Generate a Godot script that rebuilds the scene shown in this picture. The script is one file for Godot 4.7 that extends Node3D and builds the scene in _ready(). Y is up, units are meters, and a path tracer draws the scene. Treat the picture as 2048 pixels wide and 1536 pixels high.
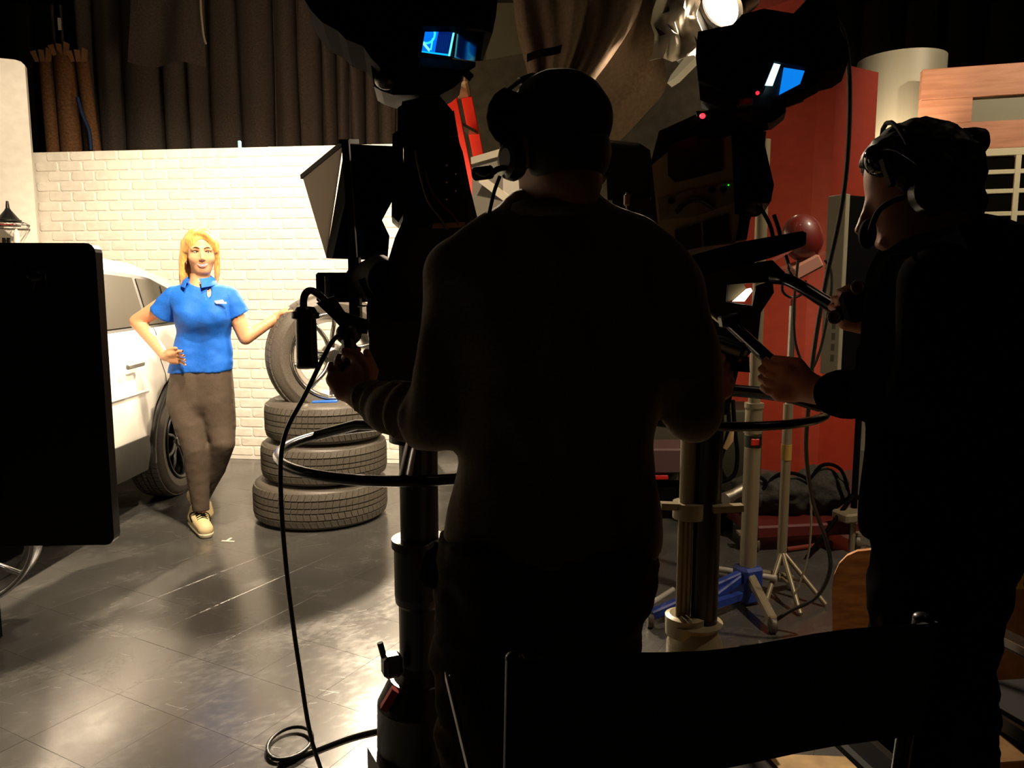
extends Node3D
# A television studio seen from behind two studio cameras and their operators: a lit car-shop set at the left, dark studio around it.

const FOCAL := 1538.0
const TILT := 0.1222
const EYE := Vector3(0, 1.37, 0)
var M := {}
var taken := {}

# ---------------------------------------------------------------- geometry helpers
func at(px: float, py: float, d: float) -> Vector3:
	# the point at forward distance d (metres) that lies in the sight line of a point of the photograph
	var x := (px - 1024.0) / FOCAL
	var y := (768.0 - py) / FOCAL
	var dir := Vector3(x, y * cos(TILT) - sin(TILT), -cos(TILT) - y * sin(TILT))
	return EYE + dir * (d / -dir.z)

func aty(px: float, h: float, d: float) -> Vector3:
	# the same column of the photograph at forward distance d, at height h
	var p := at(px, 579.0, d)
	var fwd := cos(TILT) * d + sin(TILT) * (EYE.y - h)
	return Vector3((px - 1024.0) / FOCAL * fwd, h, -d)

class MB:
	var v := PackedVector3Array()
	var g := PackedInt32Array()
	var grp := -1
	func sm(k: int) -> MB:
		grp = k
		return self
	func tri(a: Vector3, b: Vector3, c: Vector3, o: Vector3) -> void:
		var n := (a - c).cross(a - b)
		v.append(a)
		if n.dot((a + b + c) / 3.0 - o) < 0.0:
			v.append(c)
			v.append(b)
		else:
			v.append(b)
			v.append(c)
		for i in 3:
			g.append(grp)
	func quad(a: Vector3, b: Vector3, c: Vector3, d: Vector3, o: Vector3) -> void:
		tri(a, b, c, o)
		tri(a, c, d, o)
	func box(c: Vector3, s: Vector3, bs := Basis(), ch := 0.0) -> MB:
		var h := s * 0.5
		ch = min(ch, min(h.x, min(h.y, h.z)) * 0.8)
		var q := h - Vector3(ch, ch, ch)
		var keep := grp
		grp = -1
		var P := func(ax: int, x: int, y: int, z: int) -> Vector3:
			return c + bs * Vector3(x * (h.x if ax == 0 else q.x), y * (h.y if ax == 1 else q.y), z * (h.z if ax == 2 else q.z))
		for e in [-1, 1]:
			quad(P.call(0, e, 1, 1), P.call(0, e, 1, -1), P.call(0, e, -1, -1), P.call(0, e, -1, 1), c)
			quad(P.call(1, 1, e, 1), P.call(1, 1, e, -1), P.call(1, -1, e, -1), P.call(1, -1, e, 1), c)
			quad(P.call(2, 1, 1, e), P.call(2, 1, -1, e), P.call(2, -1, -1, e), P.call(2, -1, 1, e), c)
		if ch > 0.0:
			for e in [-1, 1]:
				for k in [-1, 1]:
					quad(P.call(0, e, k, 1), P.call(0, e, k, -1), P.call(1, e, k, -1), P.call(1, e, k, 1), c)
					quad(P.call(1, 1, e, k), P.call(1, -1, e, k), P.call(2, -1, e, k), P.call(2, 1, e, k), c)
					quad(P.call(0, e, 1, k), P.call(0, e, -1, k), P.call(2, e, -1, k), P.call(2, e, 1, k), c)
					for j in [-1, 1]:
						tri(P.call(0, e, k, j), P.call(1, e, k, j), P.call(2, e, k, j), c)
		grp = keep
		return self
	func bar(a: Vector3, b: Vector3, w: float, h: float, up := Vector3.UP, ch := 0.0) -> MB:
		var z := (b - a).normalized()
		if abs(z.dot(up)) > 0.99:
			up = Vector3.RIGHT
		var x := up.cross(z).normalized()
		return box((a + b) * 0.5, Vector3(w, h, (b - a).length()), Basis(x, z.cross(x), z), ch)
	func ring_frames(p: Array, closed: bool) -> Array:
		var fr := []
		var n := p.size()
		var u := Vector3.ZERO
		for i in n:
			var t: Vector3
			if closed:
				t = p[(i + 1) % n] - p[(i + n - 1) % n]
			else:
				t = p[min(i + 1, n - 1)] - p[max(i - 1, 0)]
			t = t.normalized()
			if i == 0:
				u = t.cross(Vector3.UP if abs(t.y) < 0.9 else Vector3.RIGHT).normalized()
			else:
				u = (u - t * u.dot(t)).normalized()
			fr.append([u, t.cross(u)])
		return fr
	func tube(p: Array, r, seg := 8, caps := true, closed := false) -> MB:
		var fr := ring_frames(p, closed)
		var n := p.size()
		var keep := grp
		var R := func(i: int) -> float: return r[i] if r is Array else r
		var V := func(i: int, j: int) -> Vector3:
			var a := TAU * j / seg
			return p[i] + (fr[i][0] * cos(a) + fr[i][1] * sin(a)) * R.call(i)
		grp = 1
		for i in (n if closed else n - 1):
			var k := (i + 1) % n
			for j in seg:
				quad(V.call(i, j), V.call(i, j + 1), V.call(k, j + 1), V.call(k, j), (p[i] + p[k]) * 0.5)
		if caps and not closed:
			grp = -1
			for j in seg:
				tri(p[0], V.call(0, j), V.call(0, j + 1), p[1])
				tri(p[n - 1], V.call(n - 1, j), V.call(n - 1, j + 1), p[n - 2])
		grp = keep
		return self
	func rod(a: Vector3, b: Vector3, r: float, seg := 10) -> MB:
		return tube([a, b], r, seg)
	func lathe(o: Vector3, axis: Vector3, prof: Array, seg := 24, soft := false, a0 := 0.0, a1 := TAU) -> MB:
		# prof: Vector2(radius, height along axis), from the bottom centre outwards, up and back in
		axis = axis.normalized()
		var u := axis.cross(Vector3.UP if abs(axis.y) < 0.9 else Vector3.RIGHT).normalized()
		var w := axis.cross(u)
		var keep := grp
		for i in prof.size() - 1:
			var p: Vector2 = prof[i]
			var q: Vector2 = prof[i + 1]
			if p.distance_to(q) < 1e-6:
				continue
			grp = 1 if soft else 2 + i
			for j in seg:
				var A := a0 + (a1 - a0) * j / seg
				var B := a0 + (a1 - a0) * (j + 1) / seg
				var da := u * cos(A) + w * sin(A)
				var db := u * cos(B) + w * sin(B)
				var nn := (da + db).normalized() * (q.y - p.y) - axis * (q.x - p.x)
				var a := o + da * p.x + axis * p.y
				var b := o + db * p.x + axis * p.y
				var c := o + db * q.x + axis * q.y
				var d := o + da * q.x + axis * q.y
				var inn := (a + b + c + d) * 0.25 - nn.normalized()
				if p.x > 1e-6:
					tri(a, b, c, inn)
				if q.x > 1e-6:
					tri(a, c, d, inn)
		grp = keep
		return self
	func ell(c: Vector3, r: Vector3, bs := Basis(), seg := 16, rings := 10) -> MB:
		var keep := grp
		grp = 1
		var P := func(i: int, j: int) -> Vector3:
			var t := PI * i / rings
			var a := TAU * j / seg
			return c + bs * Vector3(r.x * sin(t) * cos(a), r.y * cos(t), r.z * sin(t) * sin(a))
		for i in rings:
			for j in seg:
				if i > 0:
					tri(P.call(i, j), P.call(i, j + 1), P.call(i + 1, j), c)
				if i < rings - 1:
					tri(P.call(i, j + 1), P.call(i + 1, j + 1), P.call(i + 1, j), c)
		grp = keep
		return self
	func prism(loop: Array, ext: Vector3, side_group := -1) -> MB:
		var n := Vector3.ZERO
		for i in loop.size():
			n += (loop[i] as Vector3).cross(loop[(i + 1) % loop.size()])
		n = n.normalized()
		var u: Vector3 = (loop[1] - loop[0]).normalized()
		var w := n.cross(u)
		var flat := PackedVector2Array()
		var cc := Vector3.ZERO
		for p in loop:
			flat.append(Vector2((p - loop[0]).dot(u), (p - loop[0]).dot(w)))
			cc += p
		cc /= loop.size()
		var ids := Geometry2D.triangulate_polygon(flat)
		var keep := grp
		grp = -1
		for i in range(0, ids.size(), 3):
			var a: Vector3 = loop[ids[i]]
			var b: Vector3 = loop[ids[i + 1]]
			var c: Vector3 = loop[ids[i + 2]]
			tri(a, b, c, a + ext)
			tri(a + ext, b + ext, c + ext, a)
		grp = side_group
		for i in loop.size():
			var a: Vector3 = loop[i]
			var b: Vector3 = loop[(i + 1) % loop.size()]
			var out := (b - a).cross(n)
			quad(a, b, b + ext, a + ext, (a + b) * 0.5 + ext * 0.5 - out.normalized())
		grp = keep
		return self
	func sheet(rows: Array, th: float) -> MB:
		# rows of points; a cloth of that thickness
		var nr := rows.size()
		var nc: int = rows[0].size()
		var N := []
		for i in nr:
			var r := []
			for j in nc:
				var du: Vector3 = rows[min(i + 1, nr - 1)][j] - rows[max(i - 1, 0)][j]
				var dv: Vector3 = rows[i][min(j + 1, nc - 1)] - rows[i][max(j - 1, 0)]
				r.append(du.cross(dv).normalized() * th * 0.5)
			N.append(r)
		var keep := grp
		for s: float in [-1.0, 1.0]:
			grp = 1 if s < 0 else 2
			for i in nr - 1:
				for j in nc - 1:
					var o: Vector3 = rows[i][j] - N[i][j] * s * 100.0
					quad(rows[i][j] + N[i][j] * s, rows[i][j + 1] + N[i][j + 1] * s, rows[i + 1][j + 1] + N[i + 1][j + 1] * s, rows[i + 1][j] + N[i + 1][j] * s, o)
		grp = -1
		for i in nr - 1:
			for j in [0, nc - 1]:
				var o: Vector3 = rows[i][1 if j == 0 else nc - 2]
				quad(rows[i][j] + N[i][j], rows[i][j] - N[i][j], rows[i + 1][j] - N[i + 1][j], rows[i + 1][j] + N[i + 1][j], o)
		for j in nc - 1:
			for i in [0, nr - 1]:
				var o: Vector3 = rows[1 if i == 0 else nr - 2][j]
				quad(rows[i][j] + N[i][j], rows[i][j] - N[i][j], rows[i][j + 1] - N[i][j + 1], rows[i][j + 1] + N[i][j + 1], o)
		grp = keep
		return self
	func low() -> Vector3:
		var lo := v[0]
		var hi := v[0]
		for p in v:
			lo = lo.min(p)
			hi = hi.max(p)
		return Vector3((lo.x + hi.x) * 0.5, lo.y, (lo.z + hi.z) * 0.5)
	func mesh(off := Vector3.ZERO) -> ArrayMesh:
		var st := SurfaceTool.new()
		st.begin(Mesh.PRIMITIVE_TRIANGLES)
		for i in v.size():
			st.set_smooth_group(g[i] if g[i] >= 0 else 0xFFFFFFFF)
			st.add_vertex(v[i] - off)
		st.generate_normals()
		st.index()
		return st.commit()

func curve(p: Array, n: int, closed := false) -> Array:
	var out := []
	var m := p.size()
	for i in (m if closed else m - 1):
		var a: Vector3 = p[(i - 1 + m) % m] if closed else p[max(i - 1, 0)]
		var b: Vector3 = p[i]
		var c: Vector3 = p[(i + 1) % m]
		var d: Vector3 = p[(i + 2) % m] if closed else p[min(i + 2, m - 1)]
		for k in n:
			out.append(b.cubic_interpolate(c, a, d, float(k) / n))
	if not closed:
		out.append(p[m - 1])
	return out

# A distance field on a grid: tapered capsules and ellipsoids joined with a smooth minimum, meshed as surface nets.
class Field:
	var lo: Vector3
	var nx: int
	var ny: int
	var nz: int
	var c: float
	var f := PackedFloat32Array()
	var out_v := PackedVector3Array()
	var out_n := PackedVector3Array()
	var out_i := PackedInt32Array()
	func _init(l: Vector3, h: Vector3, cell: float) -> void:
		lo = l
		c = cell
		nx = int((h.x - l.x) / cell) + 2
		ny = int((h.y - l.y) / cell) + 2
		nz = int((h.z - l.z) / cell) + 2
		f.resize(nx * ny * nz)
		f.fill(1000.0)
	func rng(l: Vector3, h: Vector3) -> Array:
		return [clampi(int((l.x - lo.x) / c), 0, nx - 1), clampi(int((h.x - lo.x) / c) + 1, 0, nx - 1), clampi(int((l.y - lo.y) / c), 0, ny - 1), clampi(int((h.y - lo.y) / c) + 1, 0, ny - 1), clampi(int((l.z - lo.z) / c), 0, nz - 1), clampi(int((h.z - lo.z) / c) + 1, 0, nz - 1)]
	func cap(a: Vector3, b: Vector3, ra: float, rb: float, k: float, fold := 0.0, folds := 0.0) -> Field:
		var m: float = max(ra, rb) + k * 0.6 + c * 2.5 + abs(fold)
		var mm := Vector3(m, m, m)
		var q := rng(a.min(b) - mm, a.max(b) + mm)
		var ab := b - a
		var l2: float = max(ab.length_squared(), 1e-9)
		for z in range(q[4], q[5] + 1):
			for y in range(q[2], q[3] + 1):
				var id: int = (z * ny + y) * nx + q[0]
				var p := lo + Vector3(q[0], y, z) * c - a
				for x in range(q[0], q[1] + 1):
					var t := clampf(p.dot(ab) / l2, 0.0, 1.0)
					var d := (p - ab * t).length() - ra - (rb - ra) * t
					if fold != 0.0:
						d -= fold * sin(t * folds * TAU + p.x * 40.0)
					var e := f[id]
					var h := k - absf(e - d)
					f[id] = minf(e, d) - (h * h * 0.25 / k if h > 0.0 else 0.0)
					id += 1
					p.x += c
		return self
	func ell(o: Vector3, r: Vector3, bs: Basis, k: float, cut := false) -> Field:
		var m: float = max(r.x, max(r.y, r.z)) + k * 0.6 + c * 2.5
		var mm := Vector3(m, m, m)
		var q := rng(o - mm, o + mm)
		var inv := bs.inverse()
		for z in range(q[4], q[5] + 1):
			for y in range(q[2], q[3] + 1):
				var id: int = (z * ny + y) * nx + q[0]
				for x in range(q[0], q[1] + 1):
					var p := inv * (lo + Vector3(x, y, z) * c - o)
					var pr := p / r
					var k0 := pr.length()
					var k1 := (pr / r).length()
					var d: float = k0 * (k0 - 1.0) / max(k1, 1e-6)
					var e := f[id]
					if cut:
						f[id] = maxf(e, -d)
					else:
						var h := k - absf(e - d)
						f[id] = minf(e, d) - (h * h * 0.25 / k if h > 0.0 else 0.0)
					id += 1
		return self
	func cut(p0: Vector3, n: Vector3) -> Field:
		# keep the side the normal points away from
		for z in nz:
			for y in ny:
				var id := (z * ny + y) * nx
				for x in nx:
					if f[id] < 900.0:
						f[id] = maxf(f[id], (lo + Vector3(x, y, z) * c - p0).dot(n))
					id += 1
		return self
	func limb(p: Array, r: Array, k: float, fold := 0.0, folds := 0.0) -> Field:
		# the chain's own pieces meet at equal radii, so they join by a plain minimum; the whole is then blended in
		var l: Vector3 = p[0]
		var u: Vector3 = p[0]
		var m := 0.0
		var n := p.size() - 1
		var A := PackedVector3Array()
		var AB := PackedVector3Array()
		var L2 := PackedFloat32Array()
		var RA := PackedFloat32Array()
		var DR := PackedFloat32Array()
		for i in p.size():
			l = l.min(p[i])
			u = u.max(p[i])
			m = max(m, r[i])
			if i < n:
				A.append(p[i])
				AB.append(p[i + 1] - p[i])
				L2.append(max((p[i + 1] - p[i]).length_squared(), 1e-9))
				RA.append(r[i])
				DR.append(r[i + 1] - r[i])
		m += k * 0.6 + c * 2.5 + absf(fold)
		var mm := Vector3(m, m, m)
		var q := rng(l - mm, u + mm)
		for z in range(q[4], q[5] + 1):
			for y in range(q[2], q[3] + 1):
				var id: int = (z * ny + y) * nx + q[0]
				var w := lo + Vector3(q[0], y, z) * c
				for x in range(q[0], q[1] + 1):
					var d := 1000.0
					for i in n:
						var pa := w - A[i]
						var t := clampf(pa.dot(AB[i]) / L2[i], 0.0, 1.0)
						var e := (pa - AB[i] * t).length() - RA[i] - DR[i] * t
						if fold != 0.0:
							e -= fold * sin((i + t) * folds * TAU + pa.x * 40.0)
						if e < d:
							d = e
					if d < m:
						var g := f[id]
						var h := k - absf(g - d)
						f[id] = minf(g, d) - (h * h * 0.25 / k if h > 0.0 else 0.0)
					id += 1
					w.x += c
		return self
	func net() -> Field:
		var vi := PackedInt32Array()
		vi.resize(nx * ny * nz)
		vi.fill(-1)
		var base := out_v.size()
		var sy := nx
		var sz := nx * ny
		var off := [0, 1, sy, sy + 1, sz, sz + 1, sz + sy, sz + sy + 1]
		var cor := [Vector3(0, 0, 0), Vector3(1, 0, 0), Vector3(0, 1, 0), Vector3(1, 1, 0), Vector3(0, 0, 1), Vector3(1, 0, 1), Vector3(0, 1, 1), Vector3(1, 1, 1)]
		var eds := [[0, 1], [2, 3], [4, 5], [6, 7], [0, 2], [1, 3], [4, 6], [5, 7], [0, 4], [1, 5], [2, 6], [3, 7]]
		var big := c * 3.0
		for z in nz - 1:
			for y in ny - 1:
				var id := (z * ny + y) * nx
				for x in nx - 1:
					if absf(f[id]) < big:
						var neg := 0
						for o in off:
							if f[id + o] < 0.0:
								neg += 1
						if neg > 0 and neg < 8:
							var s := Vector3.ZERO
							var n := 0
							for e in eds:
								var a := f[id + off[e[0]]]
								var b := f[id + off[e[1]]]
								if (a < 0.0) != (b < 0.0):
									s += (cor[e[0]] as Vector3).lerp(cor[e[1]], a / (a - b))
									n += 1
							vi[id] = out_v.size()
							out_v.append(lo + (Vector3(x, y, z) + s / n) * c)
							out_n.append(Vector3.ZERO)
					id += 1
		for z in range(1, nz - 1):
			for y in range(1, ny - 1):
				var id := (z * ny + y) * nx + 1
				for x in range(1, nx - 1):
					var a := f[id]
					if absf(a) < big:
						var ins := a < 0.0
						if ins != (f[id + 1] < 0.0):
							face(vi[id], vi[id - sy], vi[id - sy - sz], vi[id - sz], ins)
						if ins != (f[id + sy] < 0.0):
							face(vi[id], vi[id - 1], vi[id - 1 - sz], vi[id - sz], not ins)
						if ins != (f[id + sz] < 0.0):
							face(vi[id], vi[id - 1], vi[id - 1 - sy], vi[id - sy], ins)
					id += 1
		for i in range(base, out_n.size()):
			out_n[i] = out_n[i].normalized()
		f.clear()
		return self
	func face(a: int, b: int, d: int, e: int, turned: bool) -> void:
		if a < 0 or b < 0 or d < 0 or e < 0:
			return
		if turned:
			one(a, d, b)
			one(a, e, d)
		else:
			one(a, b, d)
			one(a, d, e)
	func one(a: int, b: int, d: int) -> void:
		var n := (out_v[a] - out_v[d]).cross(out_v[a] - out_v[b])
		out_i.append(a)
		out_i.append(b)
		out_i.append(d)
		out_n[a] += n
		out_n[b] += n
		out_n[d] += n
	func wrinkle(amp: float, freq: float, stretch := Vector3.ONE, seed := 1) -> Field:
		var ns := FastNoiseLite.new()
		ns.seed = seed
		ns.frequency = freq
		ns.fractal_octaves = 2
		for i in out_v.size():
			var p := out_v[i]
			out_v[i] = p + out_n[i] * (amp * ns.get_noise_3dv(p * stretch))
		again()
		return self
	func again() -> void:
		out_n.fill(Vector3.ZERO)
		for i in range(0, out_i.size(), 3):
			var a := out_i[i]
			var b := out_i[i + 1]
			var d := out_i[i + 2]
			var n := (out_v[a] - out_v[d]).cross(out_v[a] - out_v[b])
			out_n[a] += n
			out_n[b] += n
			out_n[d] += n
		for i in out_n.size():
			out_n[i] = out_n[i].normalized()
	func join(o: Field) -> Field:
		var b := out_v.size()
		out_v.append_array(o.out_v)
		out_n.append_array(o.out_n)
		for i in o.out_i:
			out_i.append(i + b)
		return self
	func mesh(off := Vector3.ZERO) -> ArrayMesh:
		var w := PackedVector3Array()
		for p in out_v:
			w.append(p - off)
		var arr := []
		arr.resize(Mesh.ARRAY_MAX)
		arr[Mesh.ARRAY_VERTEX] = w
		arr[Mesh.ARRAY_NORMAL] = out_n
		arr[Mesh.ARRAY_INDEX] = out_i
		var m := ArrayMesh.new()
		m.add_surface_from_arrays(Mesh.PRIMITIVE_TRIANGLES, arr)
		return m

# ---------------------------------------------------------------- scene helpers
func numbered(called: String) -> String:
	var n: int = taken.get(called, 0)
	taken[called] = n + 1
	return called if n == 0 else "%s_%03d" % [called, n]

func tag(o: Node3D, label: String, category: String, group := "") -> Node3D:
	o.set_meta("label", label)
	o.set_meta("category", category)
	if group != "":
		o.set_meta("group", group)
	return o

func thing(called: String, where: Vector3, label: String, category: String, group := "") -> Node3D:
	var o := Node3D.new()
	o.name = numbered(called)
	add_child(o)
	o.position = where
	return tag(o, label, category, group)

func origin_of(o: Node3D) -> Vector3:
	var p := Vector3.ZERO
	var n: Node = o
	while n != self and n != null:
		p += (n as Node3D).position
		n = n.get_parent()
	return p

func put(called: String, mb, mat: Material, parent: Node3D = null, label := "") -> MeshInstance3D:
	# mb is an MB or a Field in world coordinates; a part of parent, or a top-level mesh standing at its own base
	var o := MeshInstance3D.new()
	if parent == null:
		o.name = numbered(called)
		var base: Vector3 = mb.low() if mb is MB else Vector3.ZERO
		o.mesh = mb.mesh(base)
		add_child(o)
		o.position = base
	else:
		o.name = called
		o.mesh = mb.mesh(origin_of(parent))
		parent.add_child(o, true)
	o.material_override = mat
	o.cast_shadow = GeometryInstance3D.SHADOW_CASTING_SETTING_ON
	if label != "":
		o.set_meta("label", label)
	return o

func struct(called: String, mb, mat: Material, label := "") -> MeshInstance3D:
	var o := put(called, mb, mat)
	o.set_meta("kind", "structure")
	if label != "":
		o.set_meta("label", label)
	return o

# ---------------------------------------------------------------- materials
func noise_tex(seed: int, freq: float, a: Color, b: Color, lo := 0.2, hi := 0.8, size := 512, oct := 4, kind := FastNoiseLite.TYPE_SIMPLEX_SMOOTH) -> ImageTexture:
	var n := FastNoiseLite.new()
	n.seed = seed
	n.noise_type = kind
	n.frequency = freq
	n.fractal_octaves = oct
	var g := n.get_seamless_image(size, size)
	var im := Image.create(size, size, true, Image.FORMAT_RGB8)
	for y in size:
		for x in size:
			var t := clampf((g.get_pixel(x, y).r - lo) / (hi - lo), 0.0, 1.0)
			im.set_pixel(x, y, a.lerp(b, t))
	im.generate_mipmaps()
	return ImageTexture.create_from_image(im)

func flat(col: Color, rough := 0.7, metal := 0.0, spec := 0.5) -> StandardMaterial3D:
	var m := StandardMaterial3D.new()
	m.albedo_color = col
	m.roughness = rough
	m.metallic = metal
	m.metallic_specular = spec
	return m

func grained(tex: Texture2D, scale: float, rough := 0.7, metal := 0.0, world := true) -> StandardMaterial3D:
	var m := flat(Color.WHITE, rough, metal)
	m.albedo_texture = tex
	m.uv1_triplanar = true
	m.uv1_world_triplanar = world
	m.uv1_scale = Vector3(scale, scale, scale)
	return m

func glow(col: Color, e: float) -> StandardMaterial3D:
	var m := flat(col, 0.4)
	m.emission_enabled = true
	m.emission = col
	m.emission_energy_multiplier = e
	return m

# ---------------------------------------------------------------- the scene
func _ready() -> void:
	var cam := Camera3D.new()
	cam.name = "camera"
	cam.fov = rad_to_deg(2.0 * atan(768.0 / FOCAL))
	cam.near = 0.05
	cam.far = 60.0
	add_child(cam)
	cam.position = EYE
	cam.rotation = Vector3(-TILT, 0, 0)
	cam.current = true

	var we := WorldEnvironment.new()
	we.name = "environment"
	var env := Environment.new()
	env.background_mode = Environment.BG_COLOR
	env.background_color = Color(0, 0, 0)
	env.ambient_light_source = Environment.AMBIENT_SOURCE_DISABLED
	env.tonemap_mode = Environment.TONE_MAPPER_LINEAR
	env.tonemap_exposure = 1.0
	env.sdfgi_enabled = true
	env.ssao_enabled = true
	env.ssil_enabled = true
	we.environment = env
	add_child(we)

	make_materials()
	var warm := Color(1.0, 0.905, 0.775)
	# the studio's lamps: where each hangs, where it points, its strength, cone and lens
	fresnel("fresnel_spotlight", at(1440, 12, 5.0), Vector3(-1.6, 0.6, -3.5), 30.0, 34.0, warm, "black fresnel spotlight with blazing lens beside the brown drape", 1.35)
	fresnel("fresnel_spotlight", Vector3(-1.05, 4.05, -7.5), Vector3(-1.45, 0.0, -3.4), 96.0, 33.0, warm, "black fresnel spotlight hung above the top of the white brick wall")
	fresnel("fresnel_spotlight", Vector3(0.25, 4.2, -1.5), Vector3(-1.5, 1.35, -5.3), 50.0, 24.5, warm, "black fresnel spotlight hung above the studio cameras facing the presenter")
	fresnel("fresnel_spotlight", Vector3(-1.0, 4.15, -2.9), Vector3(-3.0, 0.9, -5.4), 24.0, 42.0, warm, "black fresnel spotlight hung over the glossy floor facing the white car")
	fresnel("fresnel_spotlight", Vector3(2.7, 4.15, -1.95), Vector3(1.7, 0.4, -3.9), 12.0, 31.0, warm, "black fresnel spotlight hung over the stands facing the red pillar")

	fresnel("fresnel_spotlight", at(1772, 405, 6.1), at(1757, 262, 6.42), 3.5, 50.0, warm, "small black fresnel spotlight shining up the grey column")
	fresnel("fresnel_spotlight", Vector3(4.3, 4.15, -3.6), Vector3(3.9, 2.4, -6.1), 8.0, 36.0, warm, "added fresnel spotlight, out of view, that brightens the wood panel")  # added lamp, out of view, to brighten the wood set

	structure()
	brick_wall()
	set_dressing()
	car()
	tyres()
	presenter()
	background()
	camera_one()
	camera_two()
	cameraman()
	camerawoman()
	stands_and_clutter()
	foreground()

func make_materials() -> void:
	M.black = flat(Color(0.03, 0.03, 0.032), 0.85, 0.0, 0.15)
	M.satin = flat(Color(0.04, 0.04, 0.043), 0.32)
	M.gloss = flat(Color(0.02, 0.02, 0.022), 0.12)
	M.rubber = grained(noise_tex(2, 0.1, Color(0.26, 0.24, 0.21), Color(0.32, 0.295, 0.26), 0.2, 0.8, 256), 3.0, 0.5, 0.0, false)
	M.steel = flat(Color(0.62, 0.60, 0.57), 0.28, 1.0)
	M.alu = flat(Color(0.72, 0.70, 0.66), 0.4, 1.0)
	M.chrome = flat(Color(0.85, 0.85, 0.85), 0.08, 1.0)
	M.white = flat(Color(0.86, 0.84, 0.80), 0.6)
	M.cloth = grained(noise_tex(3, 0.05, Color(0.26, 0.23, 0.205), Color(0.34, 0.305, 0.275)), 1.6, 0.95)
	M.floor = floor_mat(0.0)
	M.floor2 = floor_mat(0.012)
	M.grout = flat(Color(0.06, 0.058, 0.055), 0.7)
	M.dark_wall = grained(noise_tex(5, 0.02, Color(0.085, 0.082, 0.075), Color(0.11, 0.105, 0.095)), 0.5, 0.9)
	M.olive_wall = grained(noise_tex(6, 0.02, Color(0.30, 0.28, 0.23), Color(0.35, 0.33, 0.27)), 0.5, 0.9)
	M.paint = grained(noise_tex(7, 0.03, Color(0.82, 0.80, 0.755), Color(0.87, 0.85, 0.81)), 0.8, 0.6)
	M.paint2 = grained(noise_tex(8, 0.03, Color(0.85, 0.83, 0.79), Color(0.89, 0.87, 0.83)), 0.8, 0.6)

func floor_mat(lift: float) -> StandardMaterial3D:
	# black vinyl: cloudy scuffing and fine pale scratches
	var size := 1024
	var n := FastNoiseLite.new()
	n.seed = 21
	n.frequency = 0.006
	n.fractal_octaves = 5
	var a := n.get_seamless_image(size, size)
	n.seed = 22
	n.frequency = 0.05
	var b := n.get_seamless_image(size, size)
	var im := Image.create(size, size, true, Image.FORMAT_RGB8)
	var rg := Image.create(size, size, true, Image.FORMAT_RGB8)
	for y in size:
		for x in size:
			var s := a.get_pixel(x, y).r * 0.6 + b.get_pixel((x + y / 2) % size, y).r * 0.4
			var t := clampf((s - 0.42) * 3.2, 0.0, 1.0)
			var k := 0.26 + lift + 0.055 * t * t
			im.set_pixel(x, y, Color(k, k * 0.985, k * 0.95))
			var r := 0.21 + 0.06 * t
			rg.set_pixel(x, y, Color(r, r, r))
	var rnd := RandomNumberGenerator.new()
	rnd.seed = 77
	for i in 150:
		var p := Vector2(rnd.randf() * size, rnd.randf() * size)
		var ang := rnd.randf_range(-0.9, 0.5) + (PI if rnd.randf() < 0.5 else 0.0)
		var l := rnd.randf_range(3, 45) * (2.2 if rnd.randf() < 0.06 else 1.0)
		var k := rnd.randf_range(0.29, 0.38)
		for j in int(l):
			var x := posmod(int(p.x), size)
			var y := posmod(int(p.y), size)
			im.set_pixel(x, y, Color(k, k * 0.98, k * 0.93))
			rg.set_pixel(x, y, Color(0.36, 0.36, 0.36))
			ang += rnd.randf_range(-0.02, 0.02)
			p += Vector2(cos(ang), sin(ang))
	im.generate_mipmaps()
	rg.generate_mipmaps()
	var m := grained(ImageTexture.create_from_image(im), 0.42, 1.0)
	m.roughness_texture = ImageTexture.create_from_image(rg)
	m.metallic_specular = 0.6
	return m

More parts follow.
